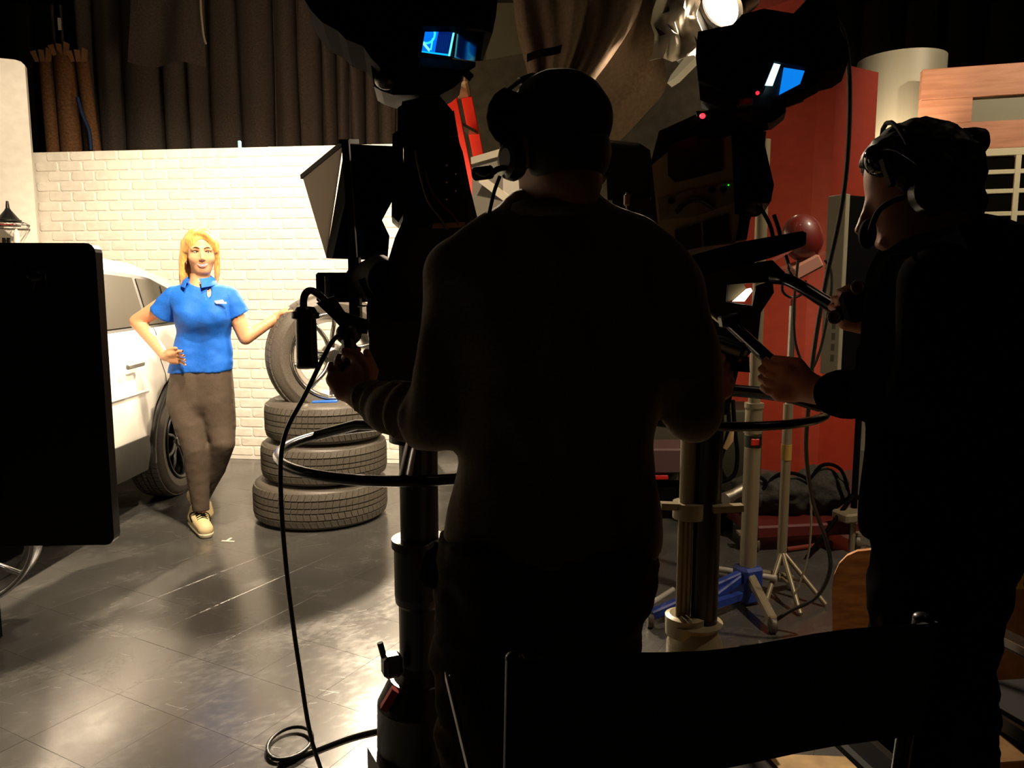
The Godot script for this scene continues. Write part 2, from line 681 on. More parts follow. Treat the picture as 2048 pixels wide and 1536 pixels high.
func fresnel(called: String, p: Vector3, target: Vector3, energy: float, cone: float, col: Color, label: String, big := 1.0) -> void:
	var dir := (target - p).normalized()
	var t := thing(called, p, label, "spotlight", "studio fresnel spotlights")
	var side := dir.cross(Vector3.UP).normalized()
	var up := side.cross(dir)
	put("housing", MB.new().lathe(p - dir * 0.24, dir, [Vector2(0, 0), Vector2(0.075, 0), Vector2(0.11 * big, 0.03), Vector2(0.11 * big, 0.2), Vector2(0.125 * big, 0.21), Vector2(0.125 * big, 0.24), Vector2(0.1 * big, 0.24), Vector2(0.1 * big, 0.215), Vector2(0, 0.215)], 24), M.satin, t)
	put("lens", MB.new().lathe(p - dir * 0.025, dir, [Vector2(0, 0), Vector2(0.098 * big, 0), Vector2(0.098 * big, 0.012), Vector2(0.05, 0.02), Vector2(0, 0.022)], 24, true), glow(col, 14.0), t)
	for s: float in [-1.0, 1.0]:
		var a := p + side * s * 0.12 * big
		var far := 0.17 if big == 1.0 else 0.3
		if big == 1.0 or s > 0.0:
			put("barn_door", MB.new().prism([a - up * 0.1 * big, a + up * 0.1 * big, a + up * 0.13 * big + dir * far + side * s * 0.05, a - up * 0.13 * big + dir * far + side * s * 0.05], side * s * 0.003), M.satin, t)
		var b := p + up * s * 0.12 * big
		put("barn_door", MB.new().prism([b - side * 0.09, b + side * 0.09, b + side * 0.13 + dir * 0.19 + up * s * 0.1, b - side * 0.13 + dir * 0.19 + up * s * 0.1], up * s * 0.003), M.satin, t)
	var q := p - dir * 0.12
	put("yoke", MB.new().tube(curve([q - side * 0.13, q - side * 0.135 + Vector3.UP * 0.1, q + Vector3.UP * 0.22, q + side * 0.135 + Vector3.UP * 0.1, q + side * 0.13], 4), 0.009, 6).rod(q + Vector3.UP * 0.22, Vector3(q.x, min(q.y + 0.5, 4.34), q.z), 0.012), M.satin, t)
	var l := SpotLight3D.new()
	l.name = "lamp_light"
	t.add_child(l)
	l.position = dir * 0.03
	l.look_at_from_position(p + dir * 0.03, target, Vector3.UP)
	l.light_color = col
	l.light_energy = energy
	l.light_size = 0.09
	l.spot_range = 14.0
	l.spot_attenuation = 2.0
	l.spot_angle = cone
	l.spot_angle_attenuation = 0.6
	l.shadow_enabled = true

# ---------------------------------------------------------------- the studio
func structure() -> void:
	var fl := struct("floor", MB.new().box(Vector3(0, -0.105, -3.5), Vector3(14, 0.2, 13)), M.grout, "glossy black vinyl tile floor, scuffed and scratched")
	var tile := MB.new().box(Vector3(0, -0.002, 0), Vector3(0.3045, 0.006, 0.3045), Basis(), 0.0005).mesh()
	var bs := Basis(Vector3.UP, -0.496)
	var list := []
	for i in range(-22, 23):
		for j in range(-30, 30):
			var p := Vector3(0, 0, -4.0) + bs * Vector3(i * 0.3048, 0, j * 0.3048)
			if abs(p.x) < 5.2 and p.z > -8.4 and p.z < 0.6:
				list.append(p)
	var seen := func(p: Vector3) -> bool:
		return p.z < -1.5 and abs(p.x) < -p.z * 0.72
	list.sort_custom(func(a, b): return (a.length_squared() + (0.0 if seen.call(a) else 1000.0)) < (b.length_squared() + (0.0 if seen.call(b) else 1000.0)))
	var rest := MB.new()
	var rnd := RandomNumberGenerator.new()
	rnd.seed = 5
	for i in list.size():
		var p: Vector3 = list[i]
		p.y = rnd.randf_range(-0.0004, 0.0)
		if i < 300:
			var o := MeshInstance3D.new()
			o.name = "tile"
			o.mesh = tile
			o.material_override = M.floor if rnd.randf() < 0.6 else M.floor2
			fl.add_child(o, true)
			o.transform = Transform3D(bs * Basis.from_euler(Vector3(rnd.randf_range(-0.0004, 0.0004), 0, rnd.randf_range(-0.0004, 0.0004))), p - fl.position)
		else:
			rest.box(p + Vector3(0, -0.002, 0), Vector3(0.3040, 0.006, 0.3040), bs)
	put("tiles", rest, M.floor, fl).set_meta("kind", "stuff")
	struct("ceiling", MB.new().box(Vector3(0, 4.7, -3.5), Vector3(14, 0.2, 13)), M.dark_wall, "dark studio ceiling")
	struct("wall_back", MB.new().box(Vector3(0, 2.3, -9.4), Vector3(14, 4.8, 0.2)), M.olive_wall, "dim olive grey studio wall behind the sets")
	struct("wall_left", MB.new().box(Vector3(-6.6, 2.3, -3.5), Vector3(0.2, 4.8, 12)), M.dark_wall, "dark studio wall")
	struct("wall_right", MB.new().box(Vector3(6.6, 2.3, -3.5), Vector3(0.2, 4.8, 12)), M.dark_wall, "dark studio wall")
	struct("wall_front", MB.new().box(Vector3(0, 2.3, 2.6), Vector3(14, 4.8, 0.2)), M.dark_wall, "dark studio wall")

func brick_wall() -> void:
	var a := Vector3(-3.85, 0, -6.345)
	var b := Vector3(-0.62, 0, -5.94)
	var u := (b - a).normalized()
	var n := Vector3.UP.cross(u).normalized()
	if n.z < 0:
		n = -n
	var h := 2.46
	var w := a.distance_to(b)
	var bs := Basis(u, Vector3.UP, n)
	var wall := struct("wall_brick", MB.new().box((a + b) * 0.5 + Vector3(0, h * 0.5, 0) - n * 0.05, Vector3(w, h, 0.1), bs, 0.003), M.paint, "white painted brick set wall")
	var rnd := RandomNumberGenerator.new()
	rnd.seed = 9
	var shapes := []
	for k in 5:
		# a brick with a soft, slightly uneven rounded face
		var mb := MB.new()
		var hx := 0.0992
		var hy := 0.0358
		var rim := []
		var face := []
		for c in [[-1, -1], [1, -1], [1, 1], [-1, 1]]:
			for e in 2:
				var first: bool = (c[0] * c[1] > 0) == (e == 0)
				var dx := 0.011 if not first else 0.0
				var dy := 0.011 if first else 0.0
				var j := Vector3(rnd.randf_range(-0.002, 0.002), rnd.randf_range(-0.0018, 0.0018), 0)
				rim.append(Vector3(c[0] * (hx - dx), c[1] * (hy - dy), 0) + j)
				face.append(Vector3(c[0] * (hx - dx - 0.006), c[1] * (hy - dy - 0.006), rnd.randf_range(0.004, 0.0065)) + j)
		for i in 8:
			mb.quad(rim[i], rim[(i + 1) % 8], face[(i + 1) % 8], face[i], Vector3(0, 0, -0.01))
			mb.tri(face[i], face[(i + 1) % 8], Vector3(0, 0, 0.006), Vector3(0, 0, -0.05))
		shapes.append(mb)
	var meshes := []
	for mb in shapes:
		meshes.append(mb.mesh())
	var spots := []
	var course := 0.0785
	for r in int(h / course):
		var y := 0.03 + course * (r + 0.5)
		for k in 18:
			var x := (k + (0.5 if r % 2 == 1 else 0.0)) * 0.2055 + 0.02
			if x < 0.1 or x > w - 0.1 or y > h - 0.035:
				continue
			spots.append(Vector2(x, y))
	# the bricks that show in the photograph first: not behind the car, the presenter, the tyres or the camera
	var hid := func(s: Vector2) -> float:
		var v := 0.0
		if s.x > 2.52:
			v += 4.0
		if s.x < 1.05 and s.y < 1.5:
			v += 3.0
		if s.x > 1.2 and s.x < 1.75 and s.y < 1.55:
			v += 2.0
		if s.x > 2.05 and s.y < 1.15:
			v += 2.5
		return v
	spots.sort_custom(func(p, q): return hid.call(p) + p.x * 0.001 < hid.call(q) + q.x * 0.001)
	var rest := MB.new()
	for i in spots.size():
		var s: Vector2 = spots[i]
		var p := a + u * s.x + Vector3(0, s.y, 0) + n * 0.0005
		var k := rnd.randi() % 5
		if i < 300:
			var o := MeshInstance3D.new()
			o.name = "brick"
			o.mesh = meshes[k]
			o.material_override = M.paint if rnd.randf() < 0.5 else M.paint2
			wall.add_child(o, true)
			o.transform = Transform3D(bs, p - wall.position)
		else:
			var sh: MB = shapes[k]
			for j in sh.v.size():
				rest.v.append(p + bs * sh.v[j])
				rest.g.append(-1)
	put("bricks", rest, M.paint, wall).set_meta("kind", "stuff")
	# the taller smooth panel that closes the set at the left
	var c0 := Vector3(-3.80, 0, -6.28)
	var c1 := c0 + Vector3(-0.92, 0, 0.4) * 1.6
	var pts := []
	for q in [[0.0, 0.0], [0.0, 3.09], [0.015, 3.115], [0.04, 3.125], [1.0, 3.125], [1.0, 0.0]]:
		pts.append(c0.lerp(c1, q[0]) + Vector3(0, q[1], 0))
	struct("wall_set_left", MB.new().prism(pts, (c1 - c0).cross(Vector3.UP).normalized() * -0.09), M.paint2, "tall smooth cream set panel beside the brick wall")

# ---------------------------------------------------------------- the car-shop set
func set_dressing() -> void:
	# wire shelf on the cream panel, with a funnel, two jars and a bottle
	var wire := flat(Color(0.45, 0.43, 0.40), 0.3, 1.0)
	var y := at(30, 446, 5.95).y
	var sh := thing("wire_shelf", Vector3(-4.05, y, -6.0), "short chrome wire shelf on the tall cream panel", "shelf")
	var u := Vector3(-0.917, 0, 0.399)
	var n := Vector3(0.399, 0, 0.917)
	var c := Vector3(-3.84, y, -6.26) + n * 0.1
	var rim := []
	for k in 2:
		rim = [c + n * 0.0, c + u * 0.62, c + u * 0.62 + n * 0.28, c + n * 0.28]
		for i in rim.size():
			rim[i] += Vector3(0, -0.03 * k, 0)
		var mb := MB.new()
		for i in 4:
			mb.rod(rim[i], rim[(i + 1) % 4], 0.004, 6)
		put("rim", mb, wire, sh)
	for i in 9:
		put("cross_wire", MB.new().rod(c + u * (0.03 + i * 0.07), c + u * (0.03 + i * 0.07) + n * 0.28, 0.0025, 5), wire, sh)
	var zig := []
	for i in 21:
		zig.append(c + n * 0.28 + u * (0.03 * i) + Vector3(0, -0.003 if i % 2 == 0 else -0.027, 0))
	put("truss_wire", MB.new().tube(zig, 0.0025, 5), wire, sh)
	put("bracket", MB.new().prism([c + u * 0.3 - n * 0.09, c + u * 0.3 + n * 0.22, c + u * 0.3 - n * 0.09 - Vector3(0, 0.2, 0)], u * 0.012), wire, sh)
	put("end_cap", MB.new().box(c + n * 0.28 + Vector3(0, -0.03, 0), Vector3(0.03, 0.016, 0.02)), M.white, sh)
	var fo := at(17, 438, 5.9)
	fo.y = y + 0.006
	var fu := thing("funnel", fo, "black plastic funnel upside down on the wire shelf", "funnel")
	put("cone", MB.new().lathe(fo, Vector3.UP, [Vector2(0.078, 0), Vector2(0.085, 0.0), Vector2(0.086, 0.012), Vector2(0.075, 0.016), Vector2(0.022, 0.085), Vector2(0.014, 0.1), Vector2(0.009, 0.15), Vector2(0.006, 0.152), Vector2(0.006, 0.148), Vector2(0.012, 0.1), Vector2(0.07, 0.013), Vector2(0.078, 0)], 20), flat(Color(0.06, 0.06, 0.06), 0.4), fu)
	tag(put("red_rag", MB.new().box(at(8, 449, 5.86), Vector3(0.13, 0.006, 0.05), Basis(Vector3.UP, 0.4), 0.002), flat(Color(0.6, 0.1, 0.08), 0.9)), "thin red strip of cloth hung along the wire shelf edge", "cloth")
	# small second shelf below
	var y2 := at(30, 484, 5.9).y
	tag(put("shelf_board", MB.new().box(Vector3(-3.84, y2 - 0.02, -6.26) + n * 0.13 + u * 0.32, Vector3(0.6, 0.02, 0.24), Basis(u, Vector3.UP, u.cross(Vector3.UP)), 0.003), M.white), "plain white shelf board below the wire shelf", "shelf")
	for k in 2:
		var p := at(8 + k * 9, 480, 5.95)
		p.y = y2 - 0.008
		var j := thing("jar", p, "small dark jar on the white shelf board", "jar", "dark jars on the shelf board")
		put("glass", MB.new().lathe(p, Vector3.UP, [Vector2(0, 0), Vector2(0.014, 0), Vector2(0.015, 0.004), Vector2(0.015, 0.03), Vector2(0.011, 0.034), Vector2(0, 0.034)], 12), flat(Color(0.07, 0.05, 0.03), 0.15), j)
		put("lid", MB.new().lathe(p + Vector3(0, 0.034, 0), Vector3.UP, [Vector2(0, 0), Vector2(0.013, 0), Vector2(0.013, 0.008), Vector2(0, 0.008)], 12), M.black, j)
	var bp := at(34, 482, 5.92)
	bp.y = y2 - 0.008
	var bo := thing("spray_bottle", bp, "slim white bottle on the white shelf board", "bottle")
	put("flask", MB.new().lathe(bp, Vector3.UP, [Vector2(0, 0), Vector2(0.02, 0), Vector2(0.022, 0.006), Vector2(0.022, 0.07), Vector2(0.012, 0.095), Vector2(0, 0.095)], 14), flat(Color(0.9, 0.9, 0.88), 0.25), bo)
	put("nozzle", MB.new().lathe(bp + Vector3(0, 0.095, 0), Vector3.UP, [Vector2(0, 0), Vector2(0.01, 0), Vector2(0.008, 0.025), Vector2(0, 0.025)], 10), flat(Color(0.9, 0.9, 0.88), 0.25), bo)
	# tape mark on the floor in front of the presenter
	var tp := at(456, 1081, 4.08)
	tp.y = 0.0015
	var tm := thing("tape_mark", tp, "white tape mark in a T on the floor by the tyre stack", "tape mark")
	put("strip", MB.new().box(tp, Vector3(0.075, 0.001, 0.014), Basis(Vector3.UP, -0.15)), M.white, tm)
	put("strip", MB.new().box(tp + Vector3(-0.005, 0, -0.03), Vector3(0.014, 0.001, 0.05), Basis(Vector3.UP, -0.15)), M.white, tm)

# ---------------------------------------------------------------- car
func car() -> void:
	var paint := flat(Color(0.86, 0.85, 0.82), 0.22)
	paint.clearcoat_enabled = true
	paint.clearcoat = 0.6
	paint.clearcoat_roughness = 0.08
	var glass := flat(Color(0.20, 0.188, 0.155), 0.3, 0.0, 0.25)
	var trim := flat(Color(0.06, 0.055, 0.05), 0.4)
	var clad := flat(Color(0.12, 0.115, 0.10), 0.55)
	var root := thing("car", Vector3(-3.13, 0, -3.65), "white sport utility car parked behind the black monitor", "car")
	var cx := -3.13
	var side := 0.93
	var rt := func(z: float) -> float:
		var k := [[-5.97, 0.95], [-5.93, 1.12], [-5.84, 1.36], [-5.7, 1.46], [-5.3, 1.53], [-4.7, 1.565], [-4.0, 1.57], [-3.6, 1.55], [-3.25, 1.44], [-2.85, 1.22], [-2.5, 1.05], [-2.0, 0.98], [-1.55, 0.90], [-1.4, 0.78], [-1.33, 0.62]]
		for i in k.size() - 1:
			if z <= k[i + 1][0]:
				var t: float = (z - k[i][0]) / (k[i + 1][0] - k[i][0])
				return lerpf(k[i][1], k[i + 1][1], clampf(t, 0, 1))
		return 0.62
	var inset := func(z: float) -> float:
		if z < -5.6:
			return 0.30 * pow((-5.6 - z) / 0.37, 2.4)
		if z > -2.0:
			return 0.34 * pow((z + 2.0) / 0.67, 2.2)
		return 0.0
	var bot := func(z: float) -> float:
		var b := 0.30
		for ax in [-5.06, -2.36]:
			var dz: float = abs(z - ax)
			if dz < 0.43:
				b = max(b, 0.36 + sqrt(max(0.0, 0.43 * 0.43 - dz * dz)) * 1.0)
		if z < -5.75 or z > -1.6:
			b = max(b, 0.42)
		return b
	var zs := []
	var z0 := -5.97
	for q in [-5.95, -5.93, -5.89, -5.84, -5.78, -5.7]:
		zs.append(q)
	z0 = -5.6
	while z0 < -1.5:
		zs.append(z0)
		z0 += 0.07
	for q in [-1.48, -1.42, -1.37, -1.33]:
		zs.append(q)
	var prof := func(z: float) -> Array:
		var r: float = rt.call(z)
		var b: float = bot.call(z)
		var e: float = inset.call(z)
		var belt: float = min(1.10 + 0.05 * (-z - 3.0) / 2.9, r - 0.04)
		var gl: float = clampf((r - belt) / 0.4, 0.0, 1.0)
		var pts := [Vector2(0.16, b), Vector2(0.03, b + 0.005), Vector2(0.012, max(0.46, b + 0.03)), Vector2(0.0, max(0.66, b + 0.05)), Vector2(0.004, max(0.84, b + 0.055)), Vector2(0.03, max(0.93, b + 0.06)), Vector2(0.05, belt - 0.03), Vector2(0.065, belt), Vector2(0.065 + 0.22 * gl, lerpf(belt + 0.005, r - 0.075, gl)), Vector2(0.075 + 0.25 * gl, r - 0.035), Vector2(0.40, r + 0.015), Vector2(0.62, r + 0.05), Vector2(0.93, r + 0.065)]
		var out := []
		for p in pts:
			out.append(Vector2(side - min(p.x + e, side), p.y))
		return out
	var body := MB.new()
	var green := MB.new()
	for i in zs.size() - 1:
		var a: Array = prof.call(zs[i])
		var b: Array = prof.call(zs[i + 1])
		for s: float in [-1.0, 1.0]:
			for j in a.size() - 1:
				var tgt := green if j == 7 else body
				tgt.grp = 1
				tgt.quad(Vector3(cx + s * a[j].x, a[j].y, zs[i]), Vector3(cx + s * a[j + 1].x, a[j + 1].y, zs[i]), Vector3(cx + s * b[j + 1].x, b[j + 1].y, zs[i + 1]), Vector3(cx + s * b[j].x, b[j].y, zs[i + 1]), Vector3(cx, 0.75, (zs[i] + zs[i + 1]) * 0.5))
	for e in [0, zs.size() - 1]:
		var a: Array = prof.call(zs[e])
		body.grp = -1
		for j in a.size() - 1:
			body.quad(Vector3(cx + a[j].x, a[j].y, zs[e]), Vector3(cx + a[j + 1].x, a[j + 1].y, zs[e]), Vector3(cx - a[j + 1].x, a[j + 1].y, zs[e]), Vector3(cx - a[j].x, a[j].y, zs[e]), Vector3(cx, 0.6, -3.6))
	put("body", body, paint, root)
	put("window_surround", green, trim, root)
	var under := MB.new()
	under.box(Vector3(cx, 0.42, -3.65), Vector3(1.3, 0.28, 4.3), Basis(), 0.03)
	put("underbody", under, trim, root)
	# side windows, with their slanted pillars
	var pane := func(zb0: float, zb1: float, slant0: float, slant1: float, s: float) -> MB:
		var mb := MB.new()
		var rows := []
		for i in 5:
			var t := i / 4.0
			var row := []
			for k in 9:
				var z := lerpf(lerpf(zb0, zb0 + slant0, t), lerpf(zb1, zb1 + slant1, t), k / 8.0)
				var a: Array = prof.call(z)
				var q: Vector2 = a[7].lerp(a[8], 0.06 + 0.86 * t)
				row.append(Vector3(cx + s * (q.x + 0.006), q.y, z))
			rows.append(row)
		return mb.sheet(rows, 0.005)
	for s: float in [-1.0, 1.0]:
		put("window", pane.call(-4.78, -4.03, -0.24, -0.06, s), glass, root)
		put("window", pane.call(-5.10, -4.83, -0.25, -0.24, s), glass, root)
		put("window", pane.call(-5.34, -5.14, -0.22, -0.25, s), glass, root)
		put("window", pane.call(-3.96, -3.05, -0.06, -0.52, s), glass, root)
		# dark cladding along the sill
		var rows := []
		var z := -4.58
		while z <= -2.82:
			var a: Array = prof.call(z)
			rows.append([Vector3(cx + s * (a[1].x + 0.012), a[1].y - 0.02, z), Vector3(cx + s * (a[2].x + 0.016), 0.40, z), Vector3(cx + s * (a[2].x + 0.014), 0.47, z), Vector3(cx + s * (a[3].x + 0.002), 0.495, z)])
			z += 0.11
		put("sill_cladding", MB.new().sheet(rows, 0.012), clad, root)
		for ax in [-5.06, -2.36]:
			var arc := []
			for k in 17:
				var t := lerpf(-0.12, PI + 0.12, k / 16.0)
				arc.append(Vector3(cx + s * (side - 0.01), 0.36 + sin(t) * 0.42, ax + cos(t) * 0.42))
			put("wheel_arch", MB.new().tube(arc, 0.022, 6), clad, root)
		for zh in [-4.55, -3.75]:
			put("door_handle", MB.new().bar(Vector3(cx + s * (side + 0.012), 0.935, zh), Vector3(cx + s * (side + 0.012), 0.93, zh + 0.2), 0.02, 0.028, Vector3.UP, 0.006), flat(Color(0.35, 0.34, 0.31), 0.35), root)
		# door seams as real grooves' dark gaskets
		for zd in [-4.86, -3.98, -3.02]:
			var ln := []
			for j in range(1, 8):
				var a: Array = prof.call(zd)
				ln.append(Vector3(cx + s * (a[j].x + 0.0005), a[j].y, zd))
			put("door_gap", MB.new().tube(ln, 0.003, 5), trim, root)
		put("body_crease", MB.new().bar(Vector3(cx + s * (side - 0.002), 0.765, -4.62), Vector3(cx + s * (side - 0.002), 0.745, -2.85), 0.02, 0.016, Vector3.UP, 0.006), paint, root)
		put("tail_lamp", MB.new().box(Vector3(cx + s * 0.74, 0.98, -5.86), Vector3(0.22, 0.16, 0.16), Basis(Vector3.UP, s * 0.5), 0.04), flat(Color(0.35, 0.03, 0.02), 0.15), root)
	put("fuel_flap", MB.new().box(Vector3(cx + side - 0.012, 0.93, -5.3), Vector3(0.012, 0.13, 0.15), Basis(Vector3.BACK, 0.12), 0.004), flat(Color(0.55, 0.53, 0.48), 0.3), root)
	for ax in [-5.06, -2.36]:
		for s: float in [-1.0, 1.0]:
			var o := Vector3(cx + s * 0.70, 0.37, ax)
			var w := Node3D.new()
			w.name = "wheel"
			root.add_child(w, true)
			w.transform = Transform3D(Basis(Vector3.FORWARD, s * PI / 2.0) * Basis(Vector3.UP, 0.3), o - root.position)
			wheel_parts(w, true)

var tyre_side: ArrayMesh
var tyre_tread: ArrayMesh
var rim_barrel: ArrayMesh
var rim_spoke: ArrayMesh
var rim_hub: ArrayMesh

func make_tyre() -> void:
	# own axes: axle along +y, the outer side wall at the top, radius 0.37, width 0.235
	var prof := []
	for q in [[.232, .03], [.245, .012], [.27, .004], [.29, .002], [.31, .003], [.325, .006], [.342, .014], [.354, .027], [.361, .045], [.362, .07], [.362, .165], [.361, .19], [.354, .208], [.342, .221], [.325, .229], [.31, .2325], [.306, .2355], [.300, .2355], [.29, .233], [.27, .231], [.245, .223], [.232, .205], [.240, .16], [.24, .075], [.232, .03]]:
		prof.append(Vector2(q[0], q[1]))
	tyre_side = MB.new().lathe(Vector3.ZERO, Vector3.UP, prof, 72, true).mesh()
	var mb := MB.new()
	var ribs := [[0.028, 0.062, 64, 0.35], [0.069, 0.101, 64, 0.2], [0.107, 0.128, 64, 0.1], [0.134, 0.166, 64, 0.2], [0.173, 0.207, 64, 0.35]]
	for rb in ribs:
		var n: int = rb[2]
		for i in n:
			var gap := 0.10
			var a0 := TAU * (i + gap) / n
			var a1 := TAU * (i + 1.0) / n
			var sk: float = rb[3] * TAU / n * (1.0 if rb[0] < 0.1 else -1.0)
			var edge := 0.008 if rb[0] < 0.03 or rb[0] > 0.17 else 0.0
			var P := func(a: float, r: float, h: float) -> Vector3: return Vector3(cos(a) * r, h, sin(a) * r)
			var r1 := 0.3700
			var b := [P.call(a0, 0.355, rb[0]), P.call(a1, 0.355, rb[0]), P.call(a1 + sk, 0.355, rb[1]), P.call(a0 + sk, 0.355, rb[1])]
			var rl := r1 - (edge if rb[0] < 0.03 else 0.0)
			var rh := r1 - (edge if rb[0] > 0.17 else 0.0)
			var t := [P.call(a0, rl, rb[0] + 0.001), P.call(a1, rl, rb[0] + 0.001), P.call(a1 + sk, rh, rb[1] - 0.001), P.call(a0 + sk, rh, rb[1] - 0.001)]
			var o: Vector3 = (b[0] + b[2]) * 0.5 * Vector3(0.98, 1, 0.98)
			mb.quad(t[0], t[1], t[2], t[3], o)
			for k in 4:
				mb.quad(b[k], b[(k + 1) % 4], t[(k + 1) % 4], t[k], o)
	tyre_tread = mb.mesh()
	var rp := []
	for q in [[.225, .02], [.236, .012], [.245, .012], [.247, .02], [.236, .03], [.228, .05], [.205, .09], [.205, .14], [.228, .19], [.236, .215], [.249, .222], [.252, .234], [.246, .240], [.236, .236], [.226, .215], [.217, .19], [.196, .14], [.196, .09], [.217, .05], [.225, .02]]:
		rp.append(Vector2(q[0], q[1]))
	rim_barrel = MB.new().lathe(Vector3.ZERO, Vector3.UP, rp, 64, true).mesh()
	# one split spoke: a stem from the hub that forks to the lip
	var sp := MB.new()
	for s: float in [-1.0, 1.0]:
		var path := [Vector3(0.05, 0.185, s * 0.012), Vector3(0.11, 0.2, s * 0.02), Vector3(0.17, 0.212, s * 0.045), Vector3(0.226, 0.205, s * 0.066)]
		var c := curve(path, 4)
		sp.tube(c, [0.015, 0.015, 0.0145, 0.014, 0.0135, 0.013, 0.013, 0.0125, 0.0125, 0.0125, 0.0125, 0.013, 0.014], 8)
	rim_spoke = sp.mesh()
	rim_hub = MB.new().lathe(Vector3.ZERO, Vector3.UP, [Vector2(0, 0.1), Vector2(0.07, 0.1), Vector2(0.072, 0.17), Vector2(0.062, 0.192), Vector2(0.036, 0.2), Vector2(0.034, 0.206), Vector2(0.0, 0.208)], 28).mesh()

func child_mesh(called: String, m: Mesh, mat: Material, parent: Node3D) -> MeshInstance3D:
	var o := MeshInstance3D.new()
	o.name = called
	o.mesh = m
	o.material_override = mat
	parent.add_child(o, true)
	return o

func wheel_parts(w: Node3D, small := false) -> void:
	if tyre_side == null:
		make_tyre()
	child_mesh("tyre_wall", tyre_side, M.rubber, w)
	child_mesh("tread", tyre_tread, M.rubber, w)
	var rm: Material = M.satin if small else M.alloy
	child_mesh("rim", rim_barrel, rm, w)
	child_mesh("hub", rim_hub, rm, w)
	for k in 5:
		var s := child_mesh("spoke", rim_spoke, rm, w)
		s.rotation.y = TAU * k / 5.0

func tyres() -> void:
	if tyre_side == null:
		make_tyre()
	M.alloy = flat(Color(0.72, 0.71, 0.69), 0.22, 1.0)
	var spec := [[644.0, 4.60, 0.400, 0.0, 0.255, "widest black road tyre lying flat at the bottom of the stack", 0.2], [651.0, 4.58, 0.372, 0.255, 0.240, "black road tyre lying flat in the middle of the stack", 1.1], [655.0, 4.57, 0.360, 0.495, 0.240, "black road tyre lying flat under the upright alloy wheel", 2.3]]
	for q in spec:
		var p := aty(q[0], q[3], q[1])
		var t := thing("car_tyre", p, q[5], "tyre", "tyres stacked beside the presenter")
		t.transform = Transform3D(Basis(Vector3.UP, q[6]) * Basis().scaled(Vector3(q[2] / 0.37, q[4] / 0.235, q[2] / 0.37)), p)
		child_mesh("tyre_wall", tyre_side, M.rubber, t)
		child_mesh("tread", tyre_tread, M.rubber, t)
	var c := at(664, 711, 4.5)
	var ax := Vector3(0.40, 0.05, 0.915).normalized()
	var x := Vector3.UP.cross(ax).normalized()
	var w := thing("car_wheel", c, "car wheel with silver split-spoke alloy rim standing upright on the tyre stack", "wheel")
	var bs := Basis(x, ax, x.cross(ax)) * Basis(Vector3.UP, 0.55)
	w.transform = Transform3D(bs.scaled_local(Vector3(1, 1, 1)), c - ax * 0.14)
	wheel_parts(w)
	# a small blue paper tag at the foot of the rim
	var tg := at(650, 803, 4.36)
	tag(put("paper_tag", MB.new().box(tg, Vector3(0.14, 0.012, 0.05), Basis(Vector3.UP, 0.1), 0.002), flat(Color(0.10, 0.35, 0.70), 0.5)), "blue and white paper tag lying on the top tyre under the alloy rim", "tag")

# ---------------------------------------------------------------- the presenter
func hand(fd: Field, wrist: Vector3, palm: Vector3, dir: Vector3, side: Vector3, size: float, curl: float, spread: float, thumb_side := 1.0) -> void:
	# palm and five chains; dir is where the fingers point, side runs from little finger to index, the palm normal closes the curl
	var n := dir.cross(side).normalized() * thumb_side
	var s := size
	fd.cap(wrist, palm - side * 0.018 * s, 0.024 * s, 0.021 * s, 0.02)
	fd.cap(wrist, palm + side * 0.018 * s, 0.024 * s, 0.021 * s, 0.02)
	var k0 := palm + dir * 0.03 * s
	fd.cap(k0 - side * 0.03 * s, k0 + side * 0.03 * s, 0.0125 * s, 0.0135 * s, 0.02)
	fd.cap(palm - side * 0.022 * s, k0 - side * 0.03 * s, 0.016 * s, 0.012 * s, 0.02)
	fd.cap(palm + side * 0.022 * s, k0 + side * 0.03 * s, 0.016 * s, 0.012 * s, 0.02)
	var len := [0.062, 0.078, 0.084, 0.078]
	for i in 4:
		var t := (i - 1.5) / 1.5
		var b := k0 + side * 0.029 * s * t
		var d := (dir + side * spread * t).normalized()
		var l: float = len[i] * s
		var p := [b]
		var a := curl * 0.45
		for seg in [0.42, 0.33, 0.25]:
			var dd := (d * cos(a) + n * sin(a)).normalized()
			b += dd * l * seg
			p.append(b)
			a += curl * 0.75
		fd.limb(p, [0.0098 * s, 0.0092 * s, 0.0085 * s, 0.0072 * s], 0.005)
	var tb := wrist.lerp(palm, 0.45) + side * 0.026 * s
	var td := (dir * 0.75 + side * 0.75 + n * 0.35 * curl).normalized()
	var t1 := tb + td * 0.036 * s
	var td2 := (dir * 0.95 + side * (0.35 - 0.5 * curl) + n * 0.45 * curl).normalized()
	fd.limb([tb, t1, t1 + td2 * 0.03 * s, t1 + td2 * 0.03 * s + (td2 + n * 0.3 * curl).normalized() * 0.024 * s], [0.014 * s, 0.0115 * s, 0.0105 * s, 0.0085 * s], 0.008)

